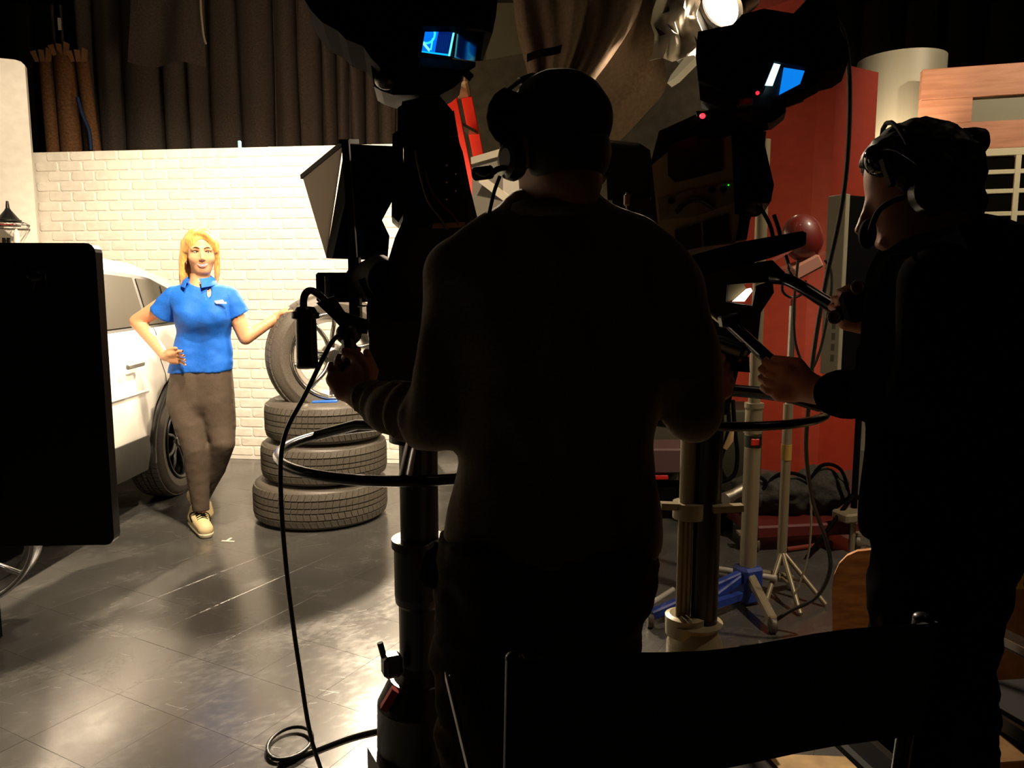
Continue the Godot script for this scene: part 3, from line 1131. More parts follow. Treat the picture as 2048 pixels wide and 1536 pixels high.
func presenter() -> void:
	var D := 4.3
	var P := func(x: float, y: float, dd := 0.0) -> Vector3: return at(x, y, D + dd)
	var base := Vector3(P.call(405, 1060).x, 0, -D)
	var root := thing("person", base, "blonde person in a bright blue polo shirt leaning on the tyres", "person")
	var skin := flat(Color(0.80, 0.58, 0.43), 0.5)
	skin.subsurf_scatter_enabled = true
	skin.subsurf_scatter_strength = 0.08
	var fw := Vector3(0.42, -0.06, 0.9).normalized()
	var rt := Vector3.UP.cross(fw).normalized()
	var hb := Basis(rt, fw.cross(rt), fw)
	var hc: Vector3 = P.call(402, 505)
	# body: one surface
	var b := Field.new(P.call(230, 470) - Vector3(0.05, 0, 0.35), P.call(640, 440) + Vector3(0, 0, 0.4), 0.011)
	b = Field.new(Vector3(b.lo.x, 0.0, -D - 0.4), Vector3(P.call(540, 560).x, P.call(400, 548).y, -D + 0.35), 0.011)
	b.limb([P.call(380, 615), P.call(383, 670), P.call(377, 735), P.call(374, 795)], [0.074, 0.07, 0.074, 0.082], 0.05)
	b.limb([P.call(434, 615), P.call(432, 670), P.call(428, 735), P.call(430, 795)], [0.074, 0.07, 0.074, 0.082], 0.05)
	b.limb([P.call(404, 596), P.call(406, 640)], [0.08, 0.06], 0.05)
	b.cap(P.call(352, 595), P.call(455, 595), 0.045, 0.045, 0.05)
	b.cap(P.call(399, 545), P.call(400, 600), 0.05, 0.06, 0.04)
	b.limb([P.call(348, 597), P.call(274, 643, 0.05), P.call(330, 712, -0.1)], [0.05, 0.041, 0.027], 0.02)
	b.limb([P.call(458, 597), P.call(491, 676, 0.02), P.call(556, 634, 0.1)], [0.048, 0.039, 0.026], 0.02)
	b.limb([P.call(372, 800), P.call(390, 895, -0.04), P.call(403, 1015, -0.03)], [0.085, 0.052, 0.035], 0.03)
	b.limb([P.call(432, 800), P.call(446, 890, -0.02), P.call(396, 1000, 0.14)], [0.085, 0.052, 0.035], 0.03)
	b.net()
	var head := Field.new(hc - Vector3(0.14, 0.17, 0.14), hc + Vector3(0.14, 0.15, 0.14), 0.0042)
	var H := func(x: float, y: float, z: float) -> Vector3: return hc + hb * Vector3(x, y, z)
	head.ell(H.call(0, 0.03, -0.012), Vector3(0.073, 0.088, 0.09), hb, 0.02)
	head.ell(H.call(0, -0.035, 0.022), Vector3(0.065, 0.080, 0.062), hb, 0.03)
	head.ell(H.call(0, -0.098, 0.043), Vector3(0.032, 0.022, 0.028), hb, 0.035)
	for s: float in [-1.0, 1.0]:
		head.ell(H.call(s * 0.039, -0.032, 0.052), Vector3(0.026, 0.023, 0.022), hb, 0.02)
		head.ell(H.call(s * 0.073, -0.012, -0.012), Vector3(0.008, 0.03, 0.018), hb, 0.006)
		head.cap(H.call(s * 0.014, 0.022, 0.076), H.call(s * 0.046, 0.018, 0.064), 0.008, 0.008, 0.012)
		head.ell(H.call(s * 0.03, 0.004, 0.083), Vector3(0.015, 0.009, 0.01), hb, 0.004, true)
	head.cap(H.call(0, 0.008, 0.078), H.call(0, -0.03, 0.094), 0.006, 0.0095, 0.01)
	head.cap(H.call(-0.011, -0.036, 0.088), H.call(0.011, -0.036, 0.088), 0.006, 0.006, 0.006)
	head.cap(H.call(0, -0.08, -0.005), P.call(399, 562), 0.05, 0.05, 0.02)
	head.net()
	b.join(head)
	var hl := Field.new(P.call(310, 740) - Vector3(0.02, 0.02, 0.12), P.call(385, 680) + Vector3(0.02, 0.02, 0.24), 0.005)
	hand(hl, P.call(330, 712, -0.1), P.call(343, 714, -0.125), Vector3(0.95, 0.05, 0.15).normalized(), Vector3(0.0, 0.85, 0.4).normalized(), 0.95, 0.35, 0.28)
	hl.net()
	b.join(hl)
	var hr := Field.new(P.call(545, 650, 0.1) - Vector3(0.03, 0.05, 0.16), P.call(615, 590, 0.1) + Vector3(0.05, 0.04, 0.12), 0.005)
	hand(hr, P.call(556, 634, 0.1), P.call(568, 626, 0.11), Vector3(0.9, 0.42, -0.05).normalized(), Vector3(0.25, 0.2, 0.9).normalized(), 0.95, 0.45, 0.15, 1.0)
	hr.net()
	b.join(hr)
	put("body", b, skin, root)
	# face
	var brow := flat(Color(0.36, 0.22, 0.12), 0.8)
	for s: float in [-1.0, 1.0]:
		put("eyebrow", MB.new().tube(curve([H.call(s * 0.012, 0.023, 0.086), H.call(s * 0.03, 0.030, 0.082), H.call(s * 0.048, 0.023, 0.068)], 3), [0.0028, 0.0028, 0.0028, 0.0026, 0.002, 0.0018, 0.001], 5), brow, root)
		put("eye", MB.new().ell(H.call(s * 0.03, 0.004, 0.067), Vector3(0.013, 0.0085, 0.011), hb), flat(Color(0.75, 0.72, 0.68), 0.2), root)
		put("iris", MB.new().ell(H.call(s * 0.03 + 0.002, 0.004, 0.0755), Vector3(0.0045, 0.0045, 0.003), hb, 10, 6), flat(Color(0.20, 0.14, 0.10), 0.15), root)
		put("eyelash", MB.new().tube([H.call(s * 0.015, 0.007, 0.079), H.call(s * 0.03, 0.0125, 0.080), H.call(s * 0.047, 0.008, 0.069)], 0.0022, 5), brow, root)
	put("teeth", MB.new().tube(curve([H.call(-0.023, -0.061, 0.072), H.call(0, -0.068, 0.083), H.call(0.023, -0.061, 0.072)], 4), 0.0065, 6), flat(Color(0.88, 0.86, 0.82), 0.2), root)
	put("lips", MB.new().tube(curve([H.call(-0.028, -0.057, 0.069), H.call(-0.01, -0.0615, 0.083), H.call(0.01, -0.0615, 0.083), H.call(0.028, -0.057, 0.069), H.call(0.012, -0.075, 0.081), H.call(-0.012, -0.075, 0.081)], 4, true), 0.0035, 6, false, true), flat(Color(0.72, 0.36, 0.32), 0.35), root)
	put("earring", MB.new().tube([H.call(-0.076, -0.045, 0.0), H.call(-0.078, -0.06, 0.002), H.call(-0.078, -0.085, 0.002), H.call(-0.077, -0.1, 0.002)], [0.002, 0.008, 0.009, 0.002], 6), flat(Color(0.20, 0.06, 0.04), 0.3), root)
	# hair: crown, parted, falling behind the ears to the shoulders
	var hairm := grained(noise_tex(31, 0.02, Color(0.74, 0.52, 0.24), Color(0.90, 0.72, 0.42)), 3.0, 0.45)
	hairm.uv1_scale = Vector3(14, 2.0, 14)
	hairm.rim_enabled = true
	hairm.rim = 0.3
	var hr2 := Field.new(hc - Vector3(0.17, 0.24, 0.17), hc + Vector3(0.17, 0.16, 0.17), 0.0052)
	hr2.ell(H.call(0.0, 0.043, -0.02), Vector3(0.083, 0.091, 0.096), hb, 0.02)
	hr2.limb([H.call(-0.04, 0.105, 0.02), H.call(-0.078, 0.05, -0.005), H.call(-0.09, -0.05, -0.022), H.call(-0.096, -0.13, -0.03), H.call(-0.106, -0.205, -0.035)], [0.022, 0.024, 0.025, 0.022, 0.008], 0.02)
	hr2.limb([H.call(0.03, 0.11, 0.03), H.call(0.076, 0.05, 0.022), H.call(0.082, -0.03, 0.005), H.call(0.08, -0.11, -0.012), H.call(0.075, -0.17, -0.02)], [0.022, 0.02, 0.018, 0.016, 0.008], 0.02)
	hr2.limb([H.call(-0.03, 0.112, 0.045), H.call(0.02, 0.1, 0.066), H.call(0.058, 0.062, 0.054), H.call(0.075, 0.01, 0.03)], [0.014, 0.016, 0.014, 0.012], 0.015)
	hr2.limb([H.call(-0.03, 0.112, 0.045), H.call(-0.064, 0.07, 0.04), H.call(-0.078, 0.01, 0.01)], [0.014, 0.013, 0.012], 0.015)
	hr2.limb([H.call(0, 0.0, -0.085), H.call(-0.03, -0.13, -0.07)], [0.07, 0.05], 0.03)
	hr2.ell(H.call(0.004, -0.02, 0.105), Vector3(0.066, 0.104, 0.078), hb, 0.01, true)
	hr2.net()
	hr2.wrinkle(0.0022, 20.0, Vector3(3, 0.12, 3), 4)
	put("hair", hr2, hairm, root)
	# polo shirt
	var blue := grained(noise_tex(33, 0.12, Color(0.0, 0.33, 0.72), Color(0.0, 0.40, 0.82), 0.2, 0.8, 256), 3.0, 0.75)
	var sh := Field.new(Vector3(P.call(295, 640).x, P.call(400, 760).y, -D - 0.25), Vector3(P.call(500, 640).x, P.call(400, 540).y, -D + 0.25), 0.0075)
	sh.limb([P.call(381, 612), P.call(384, 668), P.call(378, 722), P.call(372, 752)], [0.090, 0.082, 0.094, 0.098], 0.06)
	sh.limb([P.call(434, 612), P.call(431, 668), P.call(431, 722), P.call(427, 752)], [0.090, 0.082, 0.094, 0.098], 0.06)
	sh.cap(P.call(382, 632, -0.06), P.call(386, 636, -0.06), 0.068, 0.068, 0.06)
	sh.cap(P.call(430, 632, -0.06), P.call(426, 636, -0.06), 0.068, 0.068, 0.06)
	sh.cap(P.call(352, 592), P.call(452, 592), 0.058, 0.058, 0.06)
	sh.cap(P.call(399, 565, 0.02), P.call(399, 600), 0.052, 0.08, 0.06)
	sh.cut(P.call(400, 743), Vector3(0.03, -1, 0).normalized())
	# neckline and open placket
	sh.ell(P.call(400, 556, -0.02), Vector3(0.058, 0.05, 0.09), Basis(), 0.01, true)
	sh.ell(P.call(402, 572, -0.16), Vector3(0.022, 0.09, 0.125), Basis(Vector3.BACK, 0.1), 0.01, true)
	sh.net()
	for q in [[350, 594, 316, 640, 0.064, 0.078, 324, 629], [456, 594, 482, 642, 0.062, 0.070, 476, 631]]:
		var s0: Vector3 = P.call(q[0], q[1])
		var s1: Vector3 = P.call(q[2], q[3], 0.03)
		var sf := Field.new(s0.min(s1) - Vector3(0.1, 0.1, 0.11), s0.max(s1) + Vector3(0.1, 0.1, 0.11), 0.0075)
		sf.cap(s0, s1, q[4], q[5], 0.02)
		sf.cut(P.call(q[6], q[7], 0.015), (s1 - s0).normalized())
		sf.net()
		sh.join(sf)
	sh.wrinkle(0.0045, 8.0, Vector3(1.0, 1.3, 1.0), 12)
	put("polo_shirt", sh, blue, root)
	var collar := MB.new()
	for s: float in [-1.0, 1.0]:
		var rows := []
		for i in 6:
			var t := i / 5.0
			var ang := lerpf(0.45, 2.75, t)
			var top: Vector3 = P.call(400, 566, 0.0) + Vector3(s * sin(ang) * 0.062, 0.02 + 0.012 * (1 - cos(ang)), cos(ang) * 0.075 + 0.005)
			var out: Vector3 = top + Vector3(s * (sin(ang) * 0.024 + 0.008), -0.034 - 0.014 * (1.0 - t), cos(ang) * 0.02 + 0.006)
			rows.append([top, top.lerp(out, 0.5) + Vector3(s * 0.004, 0.004, 0.002), out])
		collar.sheet(rows, 0.005)
	put("collar", collar, blue, root)
	var lg: Vector3 = P.call(440, 604, -0.116)
	var logo := MB.new()
	logo.prism([lg + Vector3(-0.03, 0.006, 0), lg + Vector3(0.012, 0.012, 0), lg + Vector3(0.018, 0.0, 0), lg + Vector3(0.03, 0.0, 0), lg + Vector3(0.032, -0.009, 0), lg + Vector3(-0.022, -0.009, 0)], Vector3(0, 0, -0.012))
	put("chest_logo", logo, M.white, root, "white embroidered logo on the chest")
	# jeans
	var denim := grained(noise_tex(35, 0.15, Color(0.235, 0.19, 0.15), Color(0.30, 0.25, 0.20), 0.2, 0.8, 256), 4.0, 0.85)
	var j := Field.new(Vector3(P.call(310, 800).x, 0.06, -D - 0.35), Vector3(P.call(500, 800).x, P.call(400, 715).y, -D + 0.3), 0.0085)
	j.limb([P.call(376, 735), P.call(374, 760), P.call(370, 800), P.call(380, 850, -0.03), P.call(391, 900, -0.05), P.call(395, 940, -0.03), P.call(402, 1018, -0.02)], [0.09, 0.092, 0.098, 0.084, 0.066, 0.065, 0.046], 0.035)
	j.limb([P.call(430, 735), P.call(432, 760), P.call(434, 800), P.call(441, 850), P.call(446, 885, -0.03), P.call(428, 935, 0.06), P.call(397, 1005, 0.15)], [0.09, 0.092, 0.096, 0.084, 0.066, 0.066, 0.046], 0.035)
	j.limb([P.call(388, 760), P.call(404, 800), P.call(418, 760)], [0.085, 0.088, 0.085], 0.035)
	j.cut(P.call(400, 728), Vector3.UP)
	j.cut(Vector3(0, 0.115, 0), Vector3.DOWN)
	j.net()
	j.wrinkle(0.002, 14.0, Vector3(1, 1.2, 1), 8)
	put("jeans", j, denim, root)
	# sneakers
	var tan_ := flat(Color(0.80, 0.72, 0.55), 0.7)
	var sole := flat(Color(0.86, 0.82, 0.70), 0.6)
	var heel := Vector3(P.call(383, 1044).x, 0, -4.36)
	var toe := Vector3(P.call(433, 1060).x, 0, -4.15)
	var fdn := (toe - heel).normalized()
	var sd := Vector3.UP.cross(fdn)
	var s1 := Field.new(heel.min(toe) - Vector3(0.08, 0, 0.08), heel.max(toe) + Vector3(0.08, 0.16, 0.08), 0.005)
	s1.limb([heel + Vector3(0, 0.055, 0), heel + fdn * 0.09 + Vector3(0, 0.06, 0), toe + Vector3(0, 0.045, 0)], [0.042, 0.045, 0.04], 0.03)
	s1.cap(heel + fdn * 0.02 + Vector3(0, 0.06, 0), heel + fdn * 0.03 + Vector3(0, 0.11, 0), 0.037, 0.036, 0.03)
	s1.cut(Vector3(0, 0.018, 0), Vector3.DOWN)
	s1.net()
	var shoe1 := Node3D.new()
	shoe1.name = "sneaker"
	root.add_child(shoe1, true)
	put("upper", s1, tan_, shoe1)
	var s1b := Field.new(heel.min(toe) - Vector3(0.08, 0, 0.08), heel.max(toe) + Vector3(0.08, 0.06, 0.08), 0.005)
	s1b.limb([heel + Vector3(0, 0.03, 0), heel + fdn * 0.09 + Vector3(0, 0.03, 0), toe + Vector3(0, 0.03, 0)], [0.045, 0.046, 0.041], 0.02)
	s1b.cut(Vector3(0, 0.026, 0), Vector3.UP)
	s1b.cut(Vector3(0, 0.001, 0), Vector3.DOWN)
	s1b.net()
	put("sole", s1b, sole, shoe1)
	var lace := MB.new()
	for i in 4:
		var q := heel + fdn * (0.115 + i * 0.022) + Vector3(0, 0.114 - i * 0.006, 0)
		lace.tube([q - sd * 0.026 + Vector3(0, -0.012, 0), q, q + fdn * 0.012 + sd * 0.026 + Vector3(0, -0.012, 0)], 0.005, 5)
	lace.tube(curve([heel + fdn * 0.08 + Vector3(0, 0.11, 0), heel + fdn * 0.1 - sd * 0.05 + Vector3(0, 0.10, 0), heel + fdn * 0.13 - sd * 0.045 + Vector3(0, 0.06, 0)], 4), 0.0045, 5)
	lace.tube(curve([heel + fdn * 0.08 + Vector3(0, 0.11, 0), heel + fdn * 0.1 + sd * 0.05 + Vector3(0, 0.09, 0), heel + fdn * 0.14 + sd * 0.05 + Vector3(0, 0.055, 0)], 4), 0.003, 5)
	put("laces", lace, M.black, shoe1)
	var shoe2 := Node3D.new()
	shoe2.name = "sneaker"
	root.add_child(shoe2, true)
	# the crossed foot stands on its toe behind the other
	var h2: Vector3 = P.call(376, 994, 0.1)
	var t2 := Vector3(P.call(386, 1030).x, 0.035, -4.46)
	var m2 := h2.lerp(t2, 0.5) + Vector3(0.012, 0.0, -0.01)
	var s2 := Field.new(h2.min(t2) - Vector3(0.08, 0.04, 0.1), h2.max(t2) + Vector3(0.1, 0.08, 0.1), 0.005)
	s2.limb([h2 + Vector3(0.035, 0.01, 0), m2 + Vector3(0.03, 0.01, 0), t2 + Vector3(0.02, 0.012, 0)], [0.038, 0.042, 0.034], 0.03)
	s2.cap(h2 + Vector3(0.05, 0.01, 0), P.call(397, 1003, 0.15), 0.036, 0.037, 0.03)
	s2.net()
	put("upper", s2, tan_, shoe2)
	put("sole", MB.new().tube(curve([h2 + Vector3(0.005, 0.03, 0), h2.lerp(t2, 0.5) + Vector3(0.0, 0.0, 0), t2 + Vector3(0.0, -0.01, 0), t2 + Vector3(0.03, -0.02, 0.03)], 4), [0.012, 0.016, 0.02, 0.022, 0.022, 0.022, 0.022, 0.021, 0.02, 0.018, 0.016, 0.014, 0.012], 8), sole, shoe2)

# ---------------------------------------------------------------- behind and beside the set
func px(pts: Array, d: float) -> Array:
	var out := []
	for p in pts:
		out.append(at(p[0], p[1], p[2] if p.size() > 2 else d))
	return out

func slab(pts: Array, d: float, depth: float) -> MB:
	# an outline at forward distance d with real thickness behind it
	var loop := px(pts, d)
	var c := Vector3.ZERO
	for p in loop:
		c += p
	c /= loop.size()
	return MB.new().prism(loop, Vector3(c.x / d * depth, 0, -depth))

func curtain(x0: float, x1: float, z: float, h: float, grooves: Array, seed: int) -> MB:
	var xs := []
	var zs := []
	var rnd := RandomNumberGenerator.new()
	rnd.seed = seed
	var g := [x0]
	g.append_array(grooves)
	g.append(x1)
	for i in g.size() - 1:
		var w: float = g[i + 1] - g[i]
		var b := rnd.randf_range(0.02, 0.07)
		var sk := rnd.randf_range(-0.03, 0.03)
		for k in 9:
			var t := k / 9.0
			xs.append(g[i] + w * t)
			var e: float = min(t, 1.0 - t) * w
			zs.append(z + b * sin(PI * t) + sk * sin(TAU * t) - 0.15 * exp(-pow(e / 0.022, 2.0)) - 0.05 * exp(-e / 0.05))
	xs.append(x1)
	zs.append(z)
	var rows := []
	for r in 7:
		var row := []
		for i in xs.size():
			row.append(Vector3(xs[i] + 0.012 * sin(r * 1.3 + i * 0.4), 0.02 + (h - 0.02) * r / 6.0, zs[i] + 0.01 * sin(r * 0.9 + i)))
		rows.append(row)
	return MB.new().sheet(rows, 0.006)

func background() -> void:
	var X := func(p: float, d: float) -> float: return (p - 1024.0) / FOCAL * d * 0.9925
	var gs := []
	for p in [213, 262, 343, 388, 432, 490, 556, 606, 648, 680, 703, 735, 762]:
		gs.append(X.call(p, 8.6))
	tag(put("stage_curtain", curtain(X.call(178, 8.6), X.call(800, 8.6), -8.6, 4.55, gs, 3), M.cloth), "long black pleated studio curtain behind the white brick wall", "curtain")
	var shade_cloth := grained(noise_tex(41, 0.05, Color(0.03, 0.03, 0.03), Color(0.06, 0.056, 0.05)), 1.6, 0.95)
	tag(put("stage_curtain", curtain(-6.45, X.call(200, 9.0), -9.05, 4.55, [-6.1, -5.75, -5.4, -5.1], 4), shade_cloth), "added black curtain that darkens the corner behind the cream panel", "curtain")  # added sheet; its black stands in for the unlit corner
	tag(put("stage_curtain", curtain(X.call(1560, 9.0), 6.45, -9.0, 4.55, [3.5, 3.9, 4.4, 4.8, 5.3, 5.8], 5), shade_cloth), "added black curtain that darkens the space above the wood panel and grey column", "curtain")  # added sheet; its black stands in for darkness above the set
	# cloth hung over the curtain, with a cord
	var rows := []
	for r in 6:
		var row := []
		for i in 12:
			var t := i / 11.0
			var p := at(lerpf(262, 408, t), -60 + 188.0 * r / 5.0 + 4.0 * sin(t * 7.0), 8.25)
			p.z += 0.05 * sin(t * 9.0 + r * 0.4) + 0.03 * sin(t * 4.0 - r * 0.8)
			row.append(p)
		rows.append(row)
	var hc := put("hanging_cloth", MB.new().sheet(rows, 0.006), M.cloth)
	tag(hc, "square dark cloth hung in front of the pleated curtain", "cloth")
	tag(put("pull_cord", MB.new().tube(curve([at(400, -50, 8.15), at(402, 20, 8.15), at(407, 70, 8.15), at(412, 88, 8.15)], 4), 0.011, 6), flat(Color(0.75, 0.72, 0.62), 0.8)), "pale cord hanging beside the square dark cloth", "cord")
	tag(put("clip", MB.new().box(Vector3(at(473, 287, 6.13).x, 2.492, -6.2), Vector3(0.02, 0.064, 0.03), Basis(), 0.004), flat(Color(0.45, 0.72, 0.72), 0.5)), "tiny pale blue clip on top of the white brick wall", "clip")
	# rolls in the left corner
	var brown := grained(noise_tex(42, 0.04, Color(0.34, 0.22, 0.12), Color(0.5, 0.35, 0.2)), 1.5, 0.85)
	for q in [[92, 118, 0.07, "short torn"], [127, 106, 0.10, "tallest"], [163, 118, 0.06, "slim leaning"]]:
		var top := at(q[0], q[1], 8.0)
		var foot := Vector3(top.x + (0.25 if q[0] > 150 else 0.0), 0, top.z - 0.1)
		var t := thing("paper_roll", foot, q[3] + " brown paper roll standing behind the cream panel", "paper roll", "brown paper rolls in the corner")
		put("tube", MB.new().tube([foot, foot.lerp(top, 0.5), top], q[2], 12), brown, t)
		for k in 3:
			put("torn_flap", MB.new().sheet([[top + Vector3(-0.06 + 0.05 * k, -0.05, 0.08), top + Vector3(-0.02 + 0.06 * k, -0.05, 0.09)], [top + Vector3(-0.09 + 0.08 * k, 0.04 + 0.02 * k, 0.11), top + Vector3(-0.03 + 0.08 * k, 0.05, 0.12)]], 0.004), flat(Color(0.62, 0.46, 0.3), 0.8), t)
	var lp := at(112, 60, 8.4)
	var pl := thing("pipe_stand", Vector3(lp.x, 0, lp.z), "pair of thin dark pipes behind the paper rolls", "stand")
	put("pipe", MB.new().rod(Vector3(lp.x - 0.03, 0, lp.z), Vector3(lp.x - 0.03, 4.3, lp.z), 0.02), flat(Color(0.2, 0.2, 0.19), 0.5), pl)
	put("pipe", MB.new().rod(Vector3(lp.x + 0.06, 0, lp.z), Vector3(lp.x + 0.06, 4.3, lp.z), 0.017), flat(Color(0.2, 0.2, 0.19), 0.5), pl)
	put("pipe_label", MB.new().box(at(119, 48, 8.375), Vector3(0.03, 0.12, 0.01)), M.white, pl)
	tag(put("blue_strap", MB.new().tube(curve([at(155, 195, 7.9), at(165, 230, 7.9), at(178, 262, 7.9), at(182, 300, 7.9)], 4), 0.018, 6), flat(Color(0.05, 0.18, 0.35), 0.7)), "dark blue strap hanging beside the brown paper rolls", "strap")
	# pale sheet on the studio wall
	tag(put("paper_sheet", MB.new().prism(px([[968, -30], [1050, -30], [1050, 106], [972, 120]], 9.2), Vector3(0, 0, 0.01)), flat(Color(0.42, 0.40, 0.33), 0.9)), "pale sheet pinned on the olive studio wall", "sheet")
	# orange ladder
	var org := flat(Color(0.85, 0.16, 0.05), 0.55)
	var la := at(935, 182, 7.0)
	var lad := thing("step_ladder", Vector3(la.x + 0.3, 0, -7.0), "orange fibreglass step ladder behind the grey panel", "ladder")
	var tops := [Vector3(at(900, 188, 6.9).x, la.y - 0.02, -6.75), Vector3(at(934, 188, 7.2).x, la.y - 0.02, -7.15)]
	var feet := [Vector3(tops[0].x + 0.62, 0, -6.65), Vector3(tops[1].x + 0.62, 0, -7.25)]
	var back := [Vector3(tops[0].x - 0.95, 0, -6.65), Vector3(tops[1].x - 0.95, 0, -7.25)]
	for i in 2:
		put("rail", MB.new().bar(feet[i], tops[i], 0.10, 0.045, Vector3.BACK, 0.006), org, lad)
		put("rear_rail", MB.new().bar(back[i], tops[i] + Vector3(-0.09, 0, 0), 0.03, 0.05, Vector3.BACK, 0.006), org, lad)
	for k in range(1, 10):
		var t := k / 10.0
		put("step", MB.new().bar(feet[0].lerp(tops[0], t), feet[1].lerp(tops[1], t), 0.09, 0.03, Vector3.UP, 0.004), M.alu, lad)
	for k in range(1, 6):
		var t := k / 6.0
		put("rear_brace", MB.new().bar(back[0].lerp(tops[0] + Vector3(-0.09, 0, 0), t), back[1].lerp(tops[1] + Vector3(-0.09, 0, 0), t), 0.03, 0.03), M.alu, lad)
	put("top_cap", MB.new().box((tops[0] + tops[1]) * 0.5 + Vector3(-0.03, 0.04, 0), Vector3(0.26, 0.08, 0.55), Basis(), 0.02), flat(Color(0.62, 0.5, 0.38), 0.6), lad)
	# grey boards between the ladder and the cap
	var gb := thing("grey_flat", Vector3(at(985, 700, 5.2).x, 0, -5.2), "folding grey set board with pale edges below the orange ladder", "set board")
	var grey := flat(Color(0.36, 0.34, 0.30), 0.7)
	var edge := flat(Color(0.55, 0.52, 0.46), 0.6)
	put("panel", MB.new().prism([at(944, 318, 5.3), at(1006, 300, 5.1), at(1006, 420, 5.1), at(1006, 960, 5.1) * Vector3(1, 0, 1), at(944, 960, 5.3) * Vector3(1, 0, 1)], Vector3(0, 0, -0.04)), grey, gb)
	put("panel", MB.new().prism([at(1006, 300, 5.1), at(1180, 330, 5.5), at(1180, 960, 5.5) * Vector3(1, 0, 1), at(1006, 960, 5.1) * Vector3(1, 0, 1)], Vector3(0, 0, -0.04)), grey, gb)
	put("edge_strip", MB.new().bar(at(944, 322, 5.28), at(1006, 304, 5.08), 0.02, 0.045), edge, gb)
	put("brace", MB.new().bar(at(962, 358, 5.15), at(1110, 470, 5.0), 0.02, 0.05), edge, gb)
	# brown drape hung beside the lamp
	var drape := grained(noise_tex(44, 0.04, Color(0.33, 0.26, 0.195), Color(0.42, 0.335, 0.26)), 1.4, 0.95)
	var left := curve(px([[1024, -30], [1035, 60], [1052, 130], [1068, 195], [1090, 262]], 5.35), 4)
	var fold := curve(px([[1292, -30], [1274, 30], [1228, 105], [1165, 190], [1118, 275]], 5.0), 4)
	var right := curve(px([[1300, -30], [1316, 70], [1334, 166], [1292, 225], [1236, 284]], 5.45), 4)
	var mid := []
	var dr := thing("hanging_drape", at(1180, 330, 5.3), "large brown-black drape hanging in folds beside the blazing spotlight", "drape")
	rows = []
	for i in left.size():
		var row := []
		for k in 25:
			var t := k / 24.0
			var p: Vector3 = left[i].lerp(fold[i], t)
			p.z += 0.05 * sin(t * 15.0 + i * 0.12) + 0.035 * sin(t * 31.0 - i * 0.2) + 0.12 * sin(PI * t)
			row.append(p)
		rows.append(row)
	put("front_fold", MB.new().sheet(rows, 0.008), drape, dr)
	rows = []
	for i in left.size():
		var row := []
		for k in 13:
			var t := k / 12.0
			var p: Vector3 = (fold[i] + Vector3(-0.05, 0, -0.12)).lerp(right[i], t)
			p.z += 0.04 * sin(t * 9.0 + i * 0.15) - 0.05 * sin(PI * t)
			row.append(p)
		rows.append(row)
	put("back_fold", MB.new().sheet(rows, 0.008), drape, dr)
	rows = []
	for i in 2:
		var row := []
		for k in 7:
			var p := at(lerpf(1054, 1141, k / 6.0), lerpf(108, 83, k / 6.0) + i * 16, 5.08)
			p.z += 0.02 * sin(k * 1.1)
			row.append(p)
		rows.append(row)
	put("tape_strip", MB.new().sheet(rows, 0.003), flat(Color(0.08, 0.07, 0.06), 0.95, 0.0, 0.05), dr)
	# white diffusion cloth crumpled by the lamp, and its barn door with lamplight painted on
	rows = []
	for i in 7:
		var row := []
		for k in 9:
			var p := at(lerpf(1306, 1398, k / 8.0) + 6.0 * sin(i * 1.7), lerpf(-25, 118, i / 6.0), 4.97)
			p.z += 0.05 * sin(k * 1.3 + i * 0.9) + 0.03 * sin(i * 2.1 - k * 0.7)
			row.append(p)
		rows.append(row)
	tag(put("diffusion_cloth", MB.new().sheet(rows, 0.004), flat(Color(0.62, 0.58, 0.52), 0.8)), "crumpled pale diffusion cloth lit up behind the blazing spotlight", "cloth")
	tag(put("lit_barn_door", MB.new().prism(px([[1334, 166], [1342, 150], [1384, 96], [1398, 84], [1398, 108], [1350, 156]], 4.95), Vector3(0.05, 0.0, -0.1)), flat(Color(0.9, 0.88, 0.84), 0.5)), "barn door leaf below the blazing spotlight, lamplight painted on as white", "barn_door_leaf")  # leaf of the lamp itself; white stands in for lamplight on it
	# red header beams above the pillar, lamplight painted in as pink
	var red := grained(noise_tex(45, 0.03, Color(0.55, 0.15, 0.065), Color(0.60, 0.17, 0.08)), 0.7, 0.6)
	var lit_red := flat(Color(0.72, 0.30, 0.26), 0.6)
	tag(put("header_beam", MB.new().bar(at(1462, 36, 5.9), at(1640, -22, 5.5), 0.12, 0.07), lit_red), "upper red beam with lamplight painted in as pink above the red pillar", "beam")
	tag(put("header_beam", MB.new().bar(at(1478, 46, 5.9), at(1655, -2, 5.5), 0.1, 0.05), lit_red), "lower red beam with lamplight painted in as pink above the red pillar", "beam")
	# red pillar
	var f := [Vector2(X.call(1468, 5.95), -5.95), Vector2(X.call(1615, 5.62), -5.62), Vector2(X.call(1650, 5.58), -5.56), Vector2(X.call(1733, 5.8), -5.8), Vector2(X.call(1733, 5.8) + 0.1, -6.3), Vector2(X.call(1468, 5.95) + 0.1, -6.4)]
	var loop := []
	for q in f:
		loop.append(Vector3(q.x, 0, q.y))
	struct("wall_red", MB.new().prism(loop, Vector3(0, 2.93, 0)), red, "tall orange red set pillar with angled faces")
	# grey column
	var cc := Vector3(X.call(1776, 6.7), 0, -6.7)
	tag(put("round_column", MB.new().lathe(cc, Vector3.UP, [Vector2(0, 0), Vector2(0.34, 0), Vector2(0.34, 3.27), Vector2(0, 3.27)], 48), flat(Color(0.55, 0.54, 0.47), 0.5)), "grey green round set column between red pillar and wood panel", "column")
	# wood set panel with its sunk strip
	var w0 := Vector3(X.call(1818, 6.2), 0, -6.2)
	var w1 := Vector3(X.call(2075, 5.95), 0, -5.95)
	var u := (w1 - w0).normalized()
	w1 = w0 + u * 2.2
	var n := Vector3(-u.z, 0, u.x)
	if n.z < 0:
		n = -n
